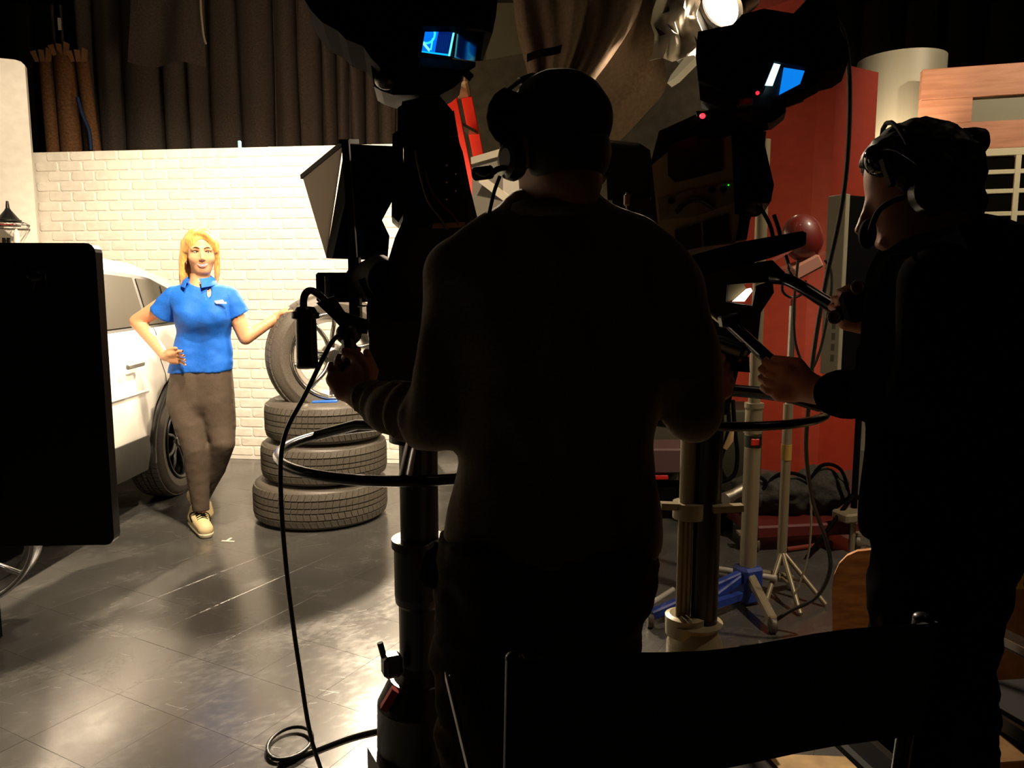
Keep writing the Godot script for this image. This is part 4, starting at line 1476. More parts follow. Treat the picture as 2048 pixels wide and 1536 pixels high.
	var wood := grained(noise_tex(46, 0.012, Color(0.70, 0.47, 0.35), Color(0.79, 0.56, 0.43)), 1.0, 0.55)
	wood.uv1_scale = Vector3(0.35, 3.0, 0.35)
	var bs := Basis(u, Vector3.UP, n)
	var wp := thing("wood_panel", w0 + u * 1.1, "salmon wood set panel with a sunk grey strip above the window", "set panel")
	var piece := func(a: float, b: float, y0: float, y1: float, off: float, th: float) -> MB:
		return MB.new().box(w0 + u * (a + b) * 0.5 + Vector3(0, (y0 + y1) * 0.5, 0) - n * (th * 0.5 + off), Vector3(b - a, y1 - y0, th), bs, 0.003)
	put("board", piece.call(0.0, 2.2, 2.83, 3.06, 0.0, 0.08), wood, wp)
	put("board", piece.call(0.0, 2.2, 2.44, 2.645, 0.0, 0.08), wood, wp)
	put("board", piece.call(0.0, 0.36, 2.645, 2.83, 0.0, 0.08), wood, wp)
	put("board", piece.call(1.9, 2.2, 2.645, 2.83, 0.0, 0.08), wood, wp)
	put("sunk_strip", piece.call(0.36, 1.9, 2.64, 2.835, 0.03, 0.03), flat(Color(0.52, 0.52, 0.44), 0.6), wp)
	put("post", piece.call(0.0, 0.2, 0.0, 2.44, 0.0, 0.08), wood, wp)
	# window below, white bars
	var wi := struct("window_1", piece.call(0.2, 2.2, 2.385, 2.44, 0.0, 0.06), flat(Color(0.80, 0.78, 0.66), 0.5), "set window with white glazing bars")
	var bar := flat(Color(0.80, 0.78, 0.66), 0.5)
	for y in [2.265, 2.12, 1.95, 1.78, 1.61]:
		put("glazing_bar", piece.call(0.2, 2.2, y - 0.017, y + 0.017, 0.005, 0.04), bar, wi)
	for k in 5:
		var a := 0.27 + k * 0.43
		put("glazing_bar", piece.call(a - 0.02, a + 0.02, 1.5, 2.39, 0.002, 0.045), bar, wi)
	var pane := flat(Color(0.05, 0.05, 0.042), 0.12)
	for k in 4:
		var ys := [2.39, 2.265, 2.12, 1.95, 1.78, 1.61, 1.5]
		for j in 6:
			put("pane", piece.call(0.29 + k * 0.43, 0.68 + k * 0.43, ys[j + 1] + 0.017, ys[j] - 0.017, 0.02, 0.01), pane, wi)
	struct("wall_window", piece.call(0.2, 2.2, 0.0, 1.5, 0.0, 0.08), flat(Color(0.30, 0.29, 0.22), 0.7), "dull green set wall under the window")
	struct("wall_window_back", piece.call(-0.1, 2.3, 0.0, 3.0, 0.5, 0.04), M.dark_wall, "dark backing behind the set window")
	# tall light panel seen from behind, its tubes turned to the column
	var ct := at(1716, 572, 4.0)
	var dir := (cc + Vector3(-0.05, 1.95, 0.3) - ct).normalized()
	dir = Vector3(-0.42, 0, -0.9).normalized()
	var yaw := Basis(dir.cross(Vector3.UP).normalized(), Vector3.UP, -dir)
	var lpn := thing("light_panel", ct - Vector3(0, 0.46, 0), "tall black light panel with a pale edge beside the red pillar", "light panel")
	put("back", MB.new().box(ct, Vector3(0.30, 0.90, 0.05), yaw, 0.006), M.black, lpn)
	put("side", MB.new().box(ct - yaw.x * 0.165 + dir * 0.0, Vector3(0.028, 0.90, 0.115), yaw, 0.003), flat(Color(0.52, 0.50, 0.42), 0.6), lpn, "pale grey metal side of the light panel")
	put("side", MB.new().box(ct + yaw.x * 0.165 + dir * 0.0, Vector3(0.028, 0.90, 0.115), yaw, 0.003), M.black, lpn)
	for k in 4:
		put("side_label", MB.new().box(ct - yaw.x * 0.18 + Vector3(0, -0.2 - k * 0.055, 0) - dir * 0.02, Vector3(0.002, 0.035, 0.02), yaw), flat(Color(0.24, 0.23, 0.19), 0.6), lpn)
	for k in 4:
		put("light_tube", MB.new().rod(ct + dir * 0.04 + yaw.x * (-0.105 + 0.07 * k) - Vector3(0, 0.42, 0), ct + dir * 0.04 + yaw.x * (-0.105 + 0.07 * k) + Vector3(0, 0.42, 0), 0.013), glow(Color(1.0, 0.93, 0.72), 4.0), lpn)
	var al := AreaLight3D.new()
	al.name = "panel_light"
	lpn.add_child(al)
	al.area_size = Vector2(0.28, 0.85)
	al.light_color = Color(1.0, 0.93, 0.72)
	al.light_energy = 1.2
	al.shadow_enabled = true
	al.look_at_from_position(ct + dir * 0.075, ct + dir * 2.0 + Vector3(0, 0.05, 0), Vector3.UP)
	var pf := Vector3(ct.x, 0, ct.z)
	var ls := thing("light_stand", pf, "black stand carrying the tall light panel", "stand")
	put("pole", MB.new().rod(pf + Vector3(0, 0.02, 0) - dir * 0.05, pf - dir * 0.05 + Vector3(0, ct.y - 0.3, 0), 0.016), M.black, ls)
	for k in 3:
		var a := k * TAU / 3.0 + 0.4
		put("leg", MB.new().rod(pf - dir * 0.05 + Vector3(0, 0.3, 0), pf + Vector3(cos(a) * 0.35, 0.012, sin(a) * 0.35), 0.011), M.black, ls)

# ---------------------------------------------------------------- studio cameras
func screen(called: String, q: Array, tex: Texture2D, col: Color, e: float, parent: Node3D) -> void:
	# four corners: top left, top right, bottom right, bottom left
	var off := origin_of(parent)
	var st := SurfaceTool.new()
	st.begin(Mesh.PRIMITIVE_TRIANGLES)
	var uv := [Vector2(0, 0), Vector2(1, 0), Vector2(1, 1), Vector2(0, 1)]
	var n: Vector3 = (q[3] - q[0]).cross(q[1] - q[0]).normalized()
	for i in [0, 1, 2, 0, 2, 3]:
		st.set_uv(uv[i])
		st.set_normal(n)
		st.add_vertex(q[i] - off)
	var m := flat(Color(0.01, 0.01, 0.02), 0.2)
	m.emission_enabled = true
	m.emission = col
	m.emission_energy_multiplier = e
	if tex:
		m.emission_texture = tex
		m.emission_operator = BaseMaterial3D.EMISSION_OP_MULTIPLY
	var o := MeshInstance3D.new()
	o.name = called
	o.mesh = st.commit()
	o.material_override = m
	parent.add_child(o, true)

func blue_picture() -> ImageTexture:
	# the viewfinder's picture: pale shapes and a bright frame line on dark blue
	var im := Image.create(128, 96, true, Image.FORMAT_RGB8)
	im.fill(Color(0.0, 0.10, 0.30))
	im.fill_rect(Rect2i(0, 0, 58, 96), Color(0.0, 0.42, 0.85))
	for y in 96:
		for x in 128:
			var p := Vector2(x, y)
			if absf(p.distance_to(Vector2(10, 20)) - 34.0) < 5.0 and x < 60:
				im.set_pixel(x, y, Color(0.35, 0.85, 1.0))
			if absf(y - 55.0 - x * 0.8) < 7.0 and x < 34:
				im.set_pixel(x, y, Color(0.85, 1.0, 1.0))
			if x > 34 and x < 42 and y > 30 and y < 80:
				im.set_pixel(x, y, Color(0.45, 0.9, 1.0))
			if (x > 118 or y > 86) and y > 4:
				im.set_pixel(x, y, Color(0.75, 1.0, 1.0) if x > 118 else Color(0.1, 0.7, 1.0))
			if x > 62 and x < 112 and y > 12 and y < 80 and (x * 7 + y * 13) % 23 == 0:
				im.set_pixel(x, y, Color(0.3, 0.45, 0.7))
	im.generate_mipmaps()
	return ImageTexture.create_from_image(im)

func pedestal(called: String, o: Vector3, ring_h: float, label: String, ring_label: String, twin: bool, turn: float) -> Node3D:
	var t := thing(called, o, label, "camera pedestal")
	var steel := flat(Color(0.16, 0.155, 0.145), 0.35, 0.6)
	var tan_ := flat(Color(0.50, 0.46, 0.36), 0.4, 0.3)
	var B := Basis(Vector3.UP, turn)
	var fat := 0.72 if twin else 1.0
	# skirted three-cornered base on hidden castors
	var sk := []
	for k in 3:
		var a := TAU * k / 3.0
		for e in [-0.42, 0.42]:
			sk.append(o + B * Vector3(cos(a + e) * 0.15, 0.05, sin(a + e) * 0.15))
	put("base_skirt", MB.new().prism(sk, Vector3(0, 0.09, 0)), M.satin, t)
	for k in 3:
		var a := TAU * k / 3.0
		var w := o + B * Vector3(cos(a) * 0.11, 0.05, sin(a) * 0.11)
		put("castor", MB.new().lathe(w + B * Vector3(-0.02, 0, 0), B * Vector3(1, 0, 0), [Vector2(0, 0), Vector2(0.045, 0), Vector2(0.05, 0.008), Vector2(0.05, 0.032), Vector2(0.045, 0.04), Vector2(0, 0.04)], 16), M.rubber, t)
	put("base_dome", MB.new().lathe(o, Vector3.UP, [Vector2(0, 0.13), Vector2(0.12 * fat, 0.13), Vector2(0.123 * fat, 0.15), Vector2(0.12 * fat, 0.27), Vector2(0.095 * fat, 0.32), Vector2(0.085, 0.34), Vector2(0, 0.34)], 28), M.satin if not twin else tan_, t)
	if not twin:
		put("lower_column", MB.new().lathe(o, Vector3.UP, [Vector2(0, 0.34), Vector2(0.075, 0.34), Vector2(0.063, 0.36), Vector2(0.058, 0.38), Vector2(0.058, 0.54), Vector2(0.066, 0.55), Vector2(0.068, 0.57), Vector2(0.068, 0.71), Vector2(0.05, 0.71), Vector2(0, 0.71)], 28), M.satin, t)
		put("collar", MB.new().lathe(o, Vector3.UP, [Vector2(0, 0.70), Vector2(0.074, 0.70), Vector2(0.074, 0.722), Vector2(0.05, 0.724), Vector2(0, 0.724)], 28), steel, t)
		put("upper_column", MB.new().rod(o + Vector3(0, 0.71, 0), o + Vector3(0, ring_h + 0.03, 0), 0.05, 28), M.satin, t)
		put("column_strip", MB.new().box(o + B * Vector3(-0.04, 0, 0.022) + Vector3(0, 0.835, 0), Vector3(0.014, 0.22, 0.014), B), flat(Color(0.32, 0.30, 0.26), 0.35), t)
		put("clamp", MB.new().box(o + Vector3(-0.07, 0.40, 0.06), Vector3(0.05, 0.06, 0.05), Basis(Vector3.UP, 0.4), 0.01).rod(o + Vector3(-0.09, 0.42, 0.06), o + Vector3(-0.10, 0.46, 0.06), 0.008), steel, t)
		put("latch", MB.new().bar(o + Vector3(-0.06, 0.34, 0.075), o + Vector3(-0.09, 0.29, 0.08), 0.025, 0.02), flat(Color(0.45, 0.05, 0.04), 0.4), t)
	else:
		put("main_column", MB.new().rod(o + Vector3(0.025, 0.34, 0), o + Vector3(0.025, ring_h + 0.05, 0), 0.043, 24), M.satin, t)
		put("side_column", MB.new().rod(o + Vector3(-0.038, 0.70, 0.01), o + Vector3(-0.038, ring_h, 0.01), 0.024, 18), tan_, t)
		for k in 4:
			put("guide_rod", MB.new().rod(o + Vector3(-0.058 + 0.016 * k, 0.33, 0.02 - 0.006 * k), o + Vector3(-0.058 + 0.016 * k, 0.70, 0.02 - 0.006 * k), 0.0085, 8), tan_, t)
		put("collar", MB.new().lathe(o + Vector3(-0.03, 0, 0.005), Vector3.UP, [Vector2(0, 0.675), Vector2(0.05, 0.675), Vector2(0.05, 0.725), Vector2(0, 0.725)], 20), tan_, t)
		put("collar_arm", MB.new().bar(o + Vector3(-0.06, 0.715, 0.02), o + Vector3(-0.125, 0.72, 0.03), 0.03, 0.02), tan_, t)
		put("collar_arm", MB.new().bar(o + Vector3(0.03, 0.715, 0.05), o + Vector3(0.12, 0.72, 0.05), 0.03, 0.02), tan_, t)
		put("base_cup", MB.new().lathe(o + Vector3(-0.03, 0, 0.0), Vector3.UP, [Vector2(0, 0.30), Vector2(0.062, 0.30), Vector2(0.064, 0.36), Vector2(0.05, 0.365), Vector2(0, 0.365)], 20), tan_, t)
	var c := o + Vector3(0, ring_h, 0)
	var rp := []
	for k in 56:
		var a := TAU * k / 56.0
		rp.append(c + Vector3(cos(a) * 0.35, 0, sin(a) * 0.35))
	put("steering_ring", MB.new().tube(rp, 0.0125, 10, false, true), flat(Color(0.03, 0.03, 0.03), 0.22), t, ring_label)
	for k in 3:
		var a := TAU * k / 3.0 + turn
		put("spoke", MB.new().tube([c + Vector3(0, 0.06, 0), c + Vector3(cos(a) * 0.2, 0.045, sin(a) * 0.2), c + Vector3(cos(a) * 0.345, 0.002, sin(a) * 0.345)], 0.0145, 8), M.satin, t)
	put("hub", MB.new().lathe(o, Vector3.UP, [Vector2(0, ring_h + 0.02), Vector2(0.075, ring_h + 0.02), Vector2(0.075, ring_h + 0.085), Vector2(0, ring_h + 0.085)], 24), M.satin, t)
	return t

func camera_one() -> void:
	var o := aty(847, 0.0, 1.96)
	pedestal("camera_pedestal", o, 0.962, "black studio camera pedestal with steering ring, in front of the tyres", "black steering ring", false, 3.63)
	var t := thing("studio_camera", Vector3(o.x, 1.05, o.z), "black studio camera aimed at the presenter, with blue viewfinder picture showing", "camera")
	var mattec := grained(noise_tex(51, 0.08, Color(0.028, 0.028, 0.03), Color(0.05, 0.05, 0.052), 0.2, 0.8, 256), 4.0, 0.5)
	put("viewfinder_hood", slab([[606, -40], [609, 0], [623, 22], [645, 45], [675, 61], [692, 79], [726, 92], [741, 115], [760, 135], [836, 132], [844, 52], [900, 52], [958, 58], [985, 66], [992, 32], [995, 0], [998, -40]], 1.86, 0.22), M.black, t)
	put("viewfinder", slab([[836, 50], [905, 55], [905, 140], [836, 130]], 1.905, 0.12), mattec, t)
	screen("viewfinder_screen_glow", px([[851, 59], [910, 63], [900, 113], [843, 106]], 1.9), blue_picture(), Color(0.55, 0.9, 1.0), 1.7, t)
	put("screen_bezel", MB.new().bar(at(843, 56, 1.9), at(914, 61, 1.9), 0.012, 0.006).bar(at(839, 108, 1.9), at(903, 117, 1.9), 0.012, 0.006).bar(at(846, 57, 1.9), at(839, 108, 1.9), 0.012, 0.006), M.black, t)
	put("hood_wall", MB.new().prism([at(913, 60, 1.9), at(958, 64, 1.77), at(950, 122, 1.77), at(905, 116, 1.9)], Vector3(0.012, 0, 0.0)), M.gloss, t)
	put("hood_floor", MB.new().prism([at(838, 112, 1.9), at(905, 118, 1.9), at(951, 124, 1.77), at(926, 140, 1.77), at(840, 132, 1.77)], Vector3(0, -0.01, 0)), M.black, t)
	put("mount", slab([[742, 130], [845, 120], [932, 130], [926, 139], [924, 161], [907, 176], [880, 190], [787, 190], [763, 182], [748, 173]], 1.93, 0.14), mattec, t)
	put("mount_lever", MB.new().bar(at(924, 140, 1.9), at(943, 156, 1.9), 0.014, 0.016), M.black, t)
	put("mount_knuckle", MB.new().ell(at(772, 160, 1.9), Vector3(0.028, 0.022, 0.03)).rod(at(765, 90, 1.9), at(772, 150, 1.9), 0.012).rod(at(795, 85, 1.9), at(780, 150, 1.9), 0.008), M.satin, t)
	put("body", slab([[804, 203], [876, 188], [904, 220], [911, 264], [926, 305], [940, 375], [956, 440], [966, 520], [968, 660], [745, 660], [752, 560], [775, 525], [790, 475], [806, 440], [807, 300], [800, 235]], 1.95, 0.34), mattec, t)
	put("rear_panel", slab([[818, 300], [905, 285], [932, 420], [938, 445], [826, 455]], 1.935, 0.03), M.satin, t)
	put("side_plate", slab([[785, 268], [806, 255], [808, 425], [797, 445], [783, 432]], 1.98, 0.2), flat(Color(0.17, 0.165, 0.15), 0.3, 0.5), t)
	put("side_plate", slab([[796, 215], [812, 205], [815, 262], [796, 262]], 1.97, 0.08), M.satin, t)
	put("side_bracket", slab([[776, 527], [795, 478], [808, 450], [812, 475], [795, 530]], 1.94, 0.05), flat(Color(0.15, 0.145, 0.13), 0.35, 0.4), t)
	put("label_plate", slab([[866, 447], [930, 444], [930, 454], [864, 457]], 1.925, 0.01), flat(Color(0.45, 0.33, 0.12), 0.6), t, "narrow tan label on the rear")
	put("rear_cable", MB.new().tube(curve(px([[830, 300], [838, 340], [855, 400], [880, 435], [895, 458]], 1.92), 5), 0.0028, 6), flat(Color(0.3, 0.29, 0.26), 0.4), t)
	put("rear_cable", MB.new().tube(curve(px([[850, 340], [862, 380], [885, 410], [905, 430], [918, 450]], 1.92), 5), 0.0024, 6), flat(Color(0.32, 0.12, 0.10), 0.4), t)
	put("edge_trim", MB.new().tube(px([[906, 222], [914, 270], [925, 330], [935, 380]], 1.945), 0.003, 6), flat(Color(0.4, 0.38, 0.34), 0.3, 0.8), t)
	for k in 5:
		put("button", MB.new().ell(at(893 + (k % 2) * 18, 330 + k * 17, 1.93), Vector3(0.004, 0.004, 0.004), Basis(), 8, 6), M.steel, t)
	put("pan_head", slab([[748, 640], [905, 640], [912, 760], [890, 830], [870, 885], [828, 885], [800, 830], [757, 770], [738, 720], [738, 660]], 1.9, 0.16), mattec, t)
	# prompter: pole, hood panels and the box under it
	var pole := flat(Color(0.09, 0.08, 0.075), 0.4)
	var thin := flat(Color(0.80, 0.75, 0.68), 0.8)
	thin.backlight_enabled = true
	thin.backlight = Color(0.52, 0.50, 0.47)
	put("prompter_panel", slab([[690, 288], [785, 292], [788, 395], [764, 440], [779, 472], [775, 521], [653, 516]], 2.32, 0.02), M.black, t)
	put("prompter_flap", MB.new().prism([at(605, 354, 2.52), at(685, 288, 2.31), at(652, 513, 2.31)], Vector3(0.0, 0.0, -0.008)), thin, t, "grey inner flap of the prompter hood")
	put("flap_rim", MB.new().bar(at(603, 354, 2.52), at(686, 286, 2.3), 0.008, 0.014), flat(Color(0.25, 0.22, 0.19), 0.6), t)
	put("prompter_inner", MB.new().prism([at(690, 292, 2.3), at(652, 516, 2.3), at(665, 516, 2.2), at(696, 380, 2.2)], Vector3(0.004, 0, 0.0)), M.black, t)
	put("prompter_pole", MB.new().bar(at(691, 281, 2.2), at(708, 522, 2.2), 0.02, 0.02).bar(at(709, 515, 2.18), at(712, 640, 2.18), 0.036, 0.03), pole, t)
	put("prompter_top", MB.new().bar(at(688, 283, 2.2), at(708, 283, 2.3), 0.03, 0.012), pole, t)
	put("prompter_box", MB.new().box(at(692, 575, 2.3), Vector3(0.14, 0.085, 0.16), Basis(), 0.006), M.black, t)
	put("box_lid", MB.new().box(at(655, 578, 2.2), Vector3(0.012, 0.075, 0.02), Basis(), 0.002), flat(Color(0.4, 0.37, 0.32), 0.4), t)
	put("lens_shroud", MB.new().tube(px([[720, 565, 2.25], [760, 550, 2.1], [775, 560, 1.95]], 2.1), [0.05, 0.055, 0.05], 14), M.black, t)
	put("lens_mount", slab([[716, 560], [770, 540], [770, 690], [740, 690], [733, 640], [735, 600]], 1.98, 0.12), mattec, t)
	put("switch_tag", MB.new().box(at(754, 592, 1.97), Vector3(0.011, 0.02, 0.004), Basis(Vector3.BACK, -0.2)), flat(Color(0.5, 0.48, 0.44), 0.6), t)
	put("bracket_frame", MB.new().tube(px([[716, 612], [735, 612], [737, 650], [727, 655]], 1.95), 0.004, 6).tube(px([[742, 675], [744, 720], [736, 722]], 1.95), 0.006, 6), M.steel, t)
	# left pan bar with its grip and the lens demand
	put("pan_bar", MB.new().tube(curve(px([[608, 635, 1.72], [607, 600, 1.72], [614, 584, 1.72], [628, 583, 1.73], [652, 602, 1.75], [684, 632, 1.8], [740, 655, 1.9]], 1.8), 5), 0.0085, 8), M.satin, t)
	put("demand_clamp", slab([[632, 606], [668, 592], [690, 625], [735, 640], [735, 668], [690, 665], [668, 640]], 1.74, 0.05), M.satin, t)
	put("pan_grip", MB.new().lathe(at(615, 737, 1.7), (at(611, 618, 1.72) - at(615, 737, 1.7)), [Vector2(0, 0), Vector2(0.021, 0.0), Vector2(0.0245, 0.004), Vector2(0.0235, 0.02), Vector2(0.0225, 0.11), Vector2(0.025, 0.128), Vector2(0.02, 0.136), Vector2(0, 0.136)], 22), flat(Color(0.05, 0.045, 0.04), 0.35), t)
	put("grip_collar", MB.new().lathe(at(611, 640, 1.72), Vector3.UP, [Vector2(0.018, 0), Vector2(0.031, 0.004), Vector2(0.031, 0.016), Vector2(0.018, 0.024)], 18), M.satin, t)
	put("zoom_demand", MB.new().box(at(700, 705, 1.74), Vector3(0.03, 0.075, 0.03), Basis(Vector3.BACK, 0.1), 0.007).ell(at(697, 668, 1.75), Vector3(0.03, 0.026, 0.026)), M.satin, t)
	put("demand_knob", MB.new().lathe(at(695, 738, 1.72), Vector3(0.3, 0.1, 1), [Vector2(0, -0.03), Vector2(0.017, -0.03), Vector2(0.018, 0.0), Vector2(0.014, 0.01), Vector2(0, 0.01)], 14), M.black, t)
	# the demand's lead drops to the floor and runs off, with a loop of slack
	var lead := curve([at(682, 668, 1.73), at(660, 690, 1.7), at(610, 790, 1.68), at(570, 870, 1.67), at(561, 960, 1.67), at(572, 1130, 1.68), at(598, 1330, 1.69), at(632, 1510, 1.72), Vector3(-0.43, 0.012, -1.86), Vector3(-0.33, 0.008, -2.0)], 7)
	tag(put("camera_cable", MB.new().tube(lead, 0.0052, 8), flat(Color(0.03, 0.03, 0.03), 0.4)), "thick black cable dropping from the pan bar to the floor", "cable")
	var lp := []
	var lc := Vector3(at(585, 1520, 2.2).x, 0.008, -2.17)
	for k in 30:
		var a := TAU * k / 24.0 + 0.6
		lp.append(lc + Vector3(cos(a) * (0.055 + 0.0006 * k), 0.0004 * k, sin(a) * (0.075 + 0.0006 * k)))
	tag(put("cable_loop", MB.new().tube(lp, 0.006, 7), flat(Color(0.03, 0.03, 0.03), 0.4)), "loop of black cable lying on the glossy floor", "cable")
	tag(put("floor_cable", MB.new().tube(curve([at(640, 1536, 2.15) * Vector3(1, 0, 1) + Vector3(-0.1, 0.008, 0.08), at(690, 1526, 2.2) * Vector3(1, 0, 1) + Vector3(0, 0.008, 0), at(760, 1508, 2.25) * Vector3(1, 0, 1) + Vector3(0, 0.008, 0)], 6), 0.0065, 8), flat(Color(0.03, 0.03, 0.03), 0.4)), "black cable running over the floor to the pedestal base", "cable")

func camera_two() -> void:
	var o := aty(1384, 0.0, 2.3)
	pedestal("camera_pedestal", o, 1.02, "studio camera pedestal with tan side column, among the light stands", "black steering ring", true, 2.2)
	var t := thing("studio_camera", Vector3(o.x, 1.1, o.z), "black studio camera with red tally lights, in front of the red pillar", "camera")
	var mattec := grained(noise_tex(53, 0.08, Color(0.03, 0.03, 0.031), Color(0.055, 0.053, 0.05), 0.2, 0.8, 256), 4.0, 0.5)
	var olive := flat(Color(0.55, 0.50, 0.38), 0.55)
	put("viewfinder_hood", slab([[1396, 63], [1467, 49], [1484, 29], [1528, 17], [1587, 27], [1613, 0], [1613, -30], [1667, -30], [1680, 59], [1697, 90], [1697, 122], [1675, 137], [1640, 146], [1616, 134], [1566, 126], [1548, 122], [1526, 176], [1470, 190], [1396, 160], [1391, 110]], 2.15, 0.2), M.black, t)
	put("hood_lip", slab([[1616, 134], [1640, 146], [1638, 166], [1601, 186], [1567, 198], [1545, 200], [1562, 190], [1602, 170]], 2.15, 0.1), M.black, t)
	put("viewfinder", slab([[1516, 118], [1622, 124], [1610, 186], [1560, 204], [1512, 184]], 2.2, 0.1), mattec, t)
	screen("viewfinder_screen_glow", px([[1568, 131], [1612, 134], [1600, 168], [1558, 190]], 2.19), null, Color(0.05, 0.55, 1.0), 0.85, t)  # reflection of the screen in the hood wall, painted as a glow
	screen("viewfinder_screen_glow", px([[1548, 125], [1562, 126], [1545, 172], [1529, 171]], 2.17), null, Color(0.75, 0.95, 1.0), 2.2, t)
	put("tally_light", MB.new().ell(at(1405, 232, 2.15), Vector3(0.008, 0.007, 0.006)), glow(Color(1.0, 0.12, 0.16), 6.0), t)
	put("tally_light", MB.new().ell(at(1515, 186, 2.12), Vector3(0.005, 0.005, 0.004)), glow(Color(1.0, 0.1, 0.14), 4.0), t)
	put("tally_bracket", slab([[1392, 222], [1425, 222], [1428, 258], [1400, 255]], 2.2, 0.04), M.black, t)
	put("mount", slab([[1396, 150], [1470, 180], [1570, 196], [1572, 224], [1545, 245], [1500, 248], [1470, 225], [1400, 200]], 2.2, 0.1), mattec, t)
	put("mount_plate", MB.new().box(at(1490, 205, 2.18), Vector3(0.04, 0.022, 0.03), Basis(Vector3.BACK, 0.1), 0.004), flat(Color(0.2, 0.19, 0.15), 0.4), t)
	put("arm", MB.new().bar(at(1340, 282, 2.25), at(1404, 240, 2.2), 0.03, 0.02).bar(at(1346, 262, 2.25), at(1398, 236, 2.2), 0.012, 0.01), M.satin, t)
	put("body", slab([[1318, 262], [1400, 225], [1460, 205], [1535, 235], [1530, 290], [1548, 370], [1542, 402], [1516, 402], [1500, 440], [1494, 478], [1340, 505], [1304, 470], [1300, 330]], 2.28, 0.36), mattec, t)
	put("rear_panel", slab([[1304, 330], [1340, 300], [1465, 270], [1480, 330], [1478, 440], [1470, 486], [1350, 500], [1318, 470]], 2.265, 0.02), olive, t)
	put("screen_cover", slab([[1335, 300], [1350, 282], [1425, 262], [1444, 275], [1446, 340], [1350, 364], [1336, 350]], 2.25, 0.02), mattec, t)
	put("control_strip", slab([[1316, 400], [1380, 380], [1470, 362], [1474, 402], [1390, 432], [1320, 440]], 2.25, 0.015), flat(Color(0.40, 0.37, 0.29), 0.5), t)
	put("control_arch", MB.new().tube(curve(px([[1352, 425], [1372, 405], [1402, 400], [1428, 415]], 2.235), 4), 0.008, 6), mattec, t)
	put("battery", slab([[1349, 460], [1399, 446], [1402, 494], [1352, 505]], 2.25, 0.02), mattec, t)
	put("battery", slab([[1405, 443], [1456, 428], [1459, 482], [1408, 492]], 2.25, 0.02), mattec, t)
	for q in [[1423, 380], [1446, 379], [1342, 402]]:
		put("connector", MB.new().lathe(at(q[0], q[1], 2.25), Vector3(0, 0, 1), [Vector2(0, 0), Vector2(0.009, 0), Vector2(0.009, 0.012), Vector2(0.005, 0.014), Vector2(0, 0.008)], 12), M.black, t)
	put("power_light", MB.new().ell(at(1457, 370, 2.24), Vector3(0.0025, 0.0025, 0.0025), Basis(), 8, 6), glow(Color(0.2, 1.0, 0.2), 0.8), t)
	put("side_grip", slab([[1462, 262], [1500, 240], [1520, 300], [1545, 372], [1540, 402], [1506, 402], [1494, 430], [1470, 426], [1466, 340]], 2.24, 0.06), M.black, t)
	put("grip_foot", MB.new().ell(at(1508, 418, 2.22), Vector3(0.026, 0.022, 0.03)), mattec, t)
	put("clamp", MB.new().bar(at(1525, 232, 2.22), at(1531, 262, 2.22), 0.016, 0.014).ell(at(1534, 235, 2.22), Vector3(0.012, 0.012, 0.012)), M.steel, t)
	# big monitor hood at the far side of the camera, left
	put("lens_hood", slab([[1210, 283], [1280, 287], [1300, 300], [1308, 360], [1300, 400], [1215, 400]], 2.55, 0.2), mattec, t)
	put("lens_hood_edge", MB.new().bar(at(1215, 281, 2.54), at(1279, 287, 2.54), 0.004, 0.004), flat(Color(0.5, 0.48, 0.45), 0.4), t)
	put("lens_barrel", slab([[1225, 400], [1300, 395], [1330, 500], [1300, 520], [1225, 520]], 2.5, 0.25), mattec, t)
	put("focus_rod", MB.new().rod(at(1254, 385, 2.4), at(1255, 470, 2.4), 0.004).box(at(1254, 400, 2.4), Vector3(0.018, 0.035, 0.018), Basis(), 0.004), flat(Color(0.45, 0.35, 0.25), 0.4), t)
	# tray, head and pan bars
	put("tray", slab([[1352, 530], [1392, 508], [1480, 484], [1605, 462], [1613, 466], [1612, 488], [1545, 512], [1400, 552], [1358, 550]], 2.2, 0.14), M.black, t)
	put("head_plate", slab([[1370, 545], [1545, 520], [1570, 545], [1560, 562], [1380, 575]], 2.22, 0.14), mattec, t)
	put("pan_head", slab([[1370, 560], [1455, 556], [1452, 604], [1505, 612], [1512, 572], [1545, 560], [1548, 585], [1522, 625], [1515, 690], [1480, 730], [1455, 830], [1390, 830], [1380, 680]], 2.24, 0.15), mattec, t)
	put("gap_light", MB.new().prism(px([[1466, 603], [1489, 603], [1505, 582], [1502, 576], [1494, 578]], 2.3), Vector3(0, 0, -0.01)), glow(Color(1.0, 0.95, 0.85), 2.2), t, "bright gap under the camera, painted as a glow")  # brightness seen through a gap, made as a glowing piece
	put("head_tag", slab([[1456, 572], [1482, 560], [1492, 576], [1466, 600], [1454, 603]], 2.32, 0.01), olive, t)
	put("far_pan_bar", MB.new().tube(curve(px([[1545, 556, 2.15], [1575, 560, 2.1], [1605, 575, 2.0], [1650, 603, 1.85], [1692, 628, 1.72]], 2.0), 4), 0.0165, 12), flat(Color(0.025, 0.027, 0.035), 0.2), t)
	put("far_demand", MB.new().box(at(1712, 610, 1.7), Vector3(0.055, 0.07, 0.05), Basis(Vector3.BACK, 0.35), 0.012), M.black, t)
	for q in [[1716, 574], [1669, 634]]:
		var c := at(q[0], q[1], 1.67)
		var rg := []
		for k in 18:
			rg.append(c + Vector3(cos(TAU * k / 18.0) * 0.0125, sin(TAU * k / 18.0) * 0.0125, 0))
		put("thumb_ring", MB.new().tube(rg, 0.0035, 6, false, true), flat(Color(0.45, 0.36, 0.26), 0.35), t)
		put("thumb_cap", MB.new().lathe(c - Vector3(0, 0, 0.012), Vector3(0, 0, 1), [Vector2(0, 0), Vector2(0.011, 0), Vector2(0.011, 0.008), Vector2(0, 0.008)], 14), flat(Color(0.5, 0.4, 0.3), 0.5), t)
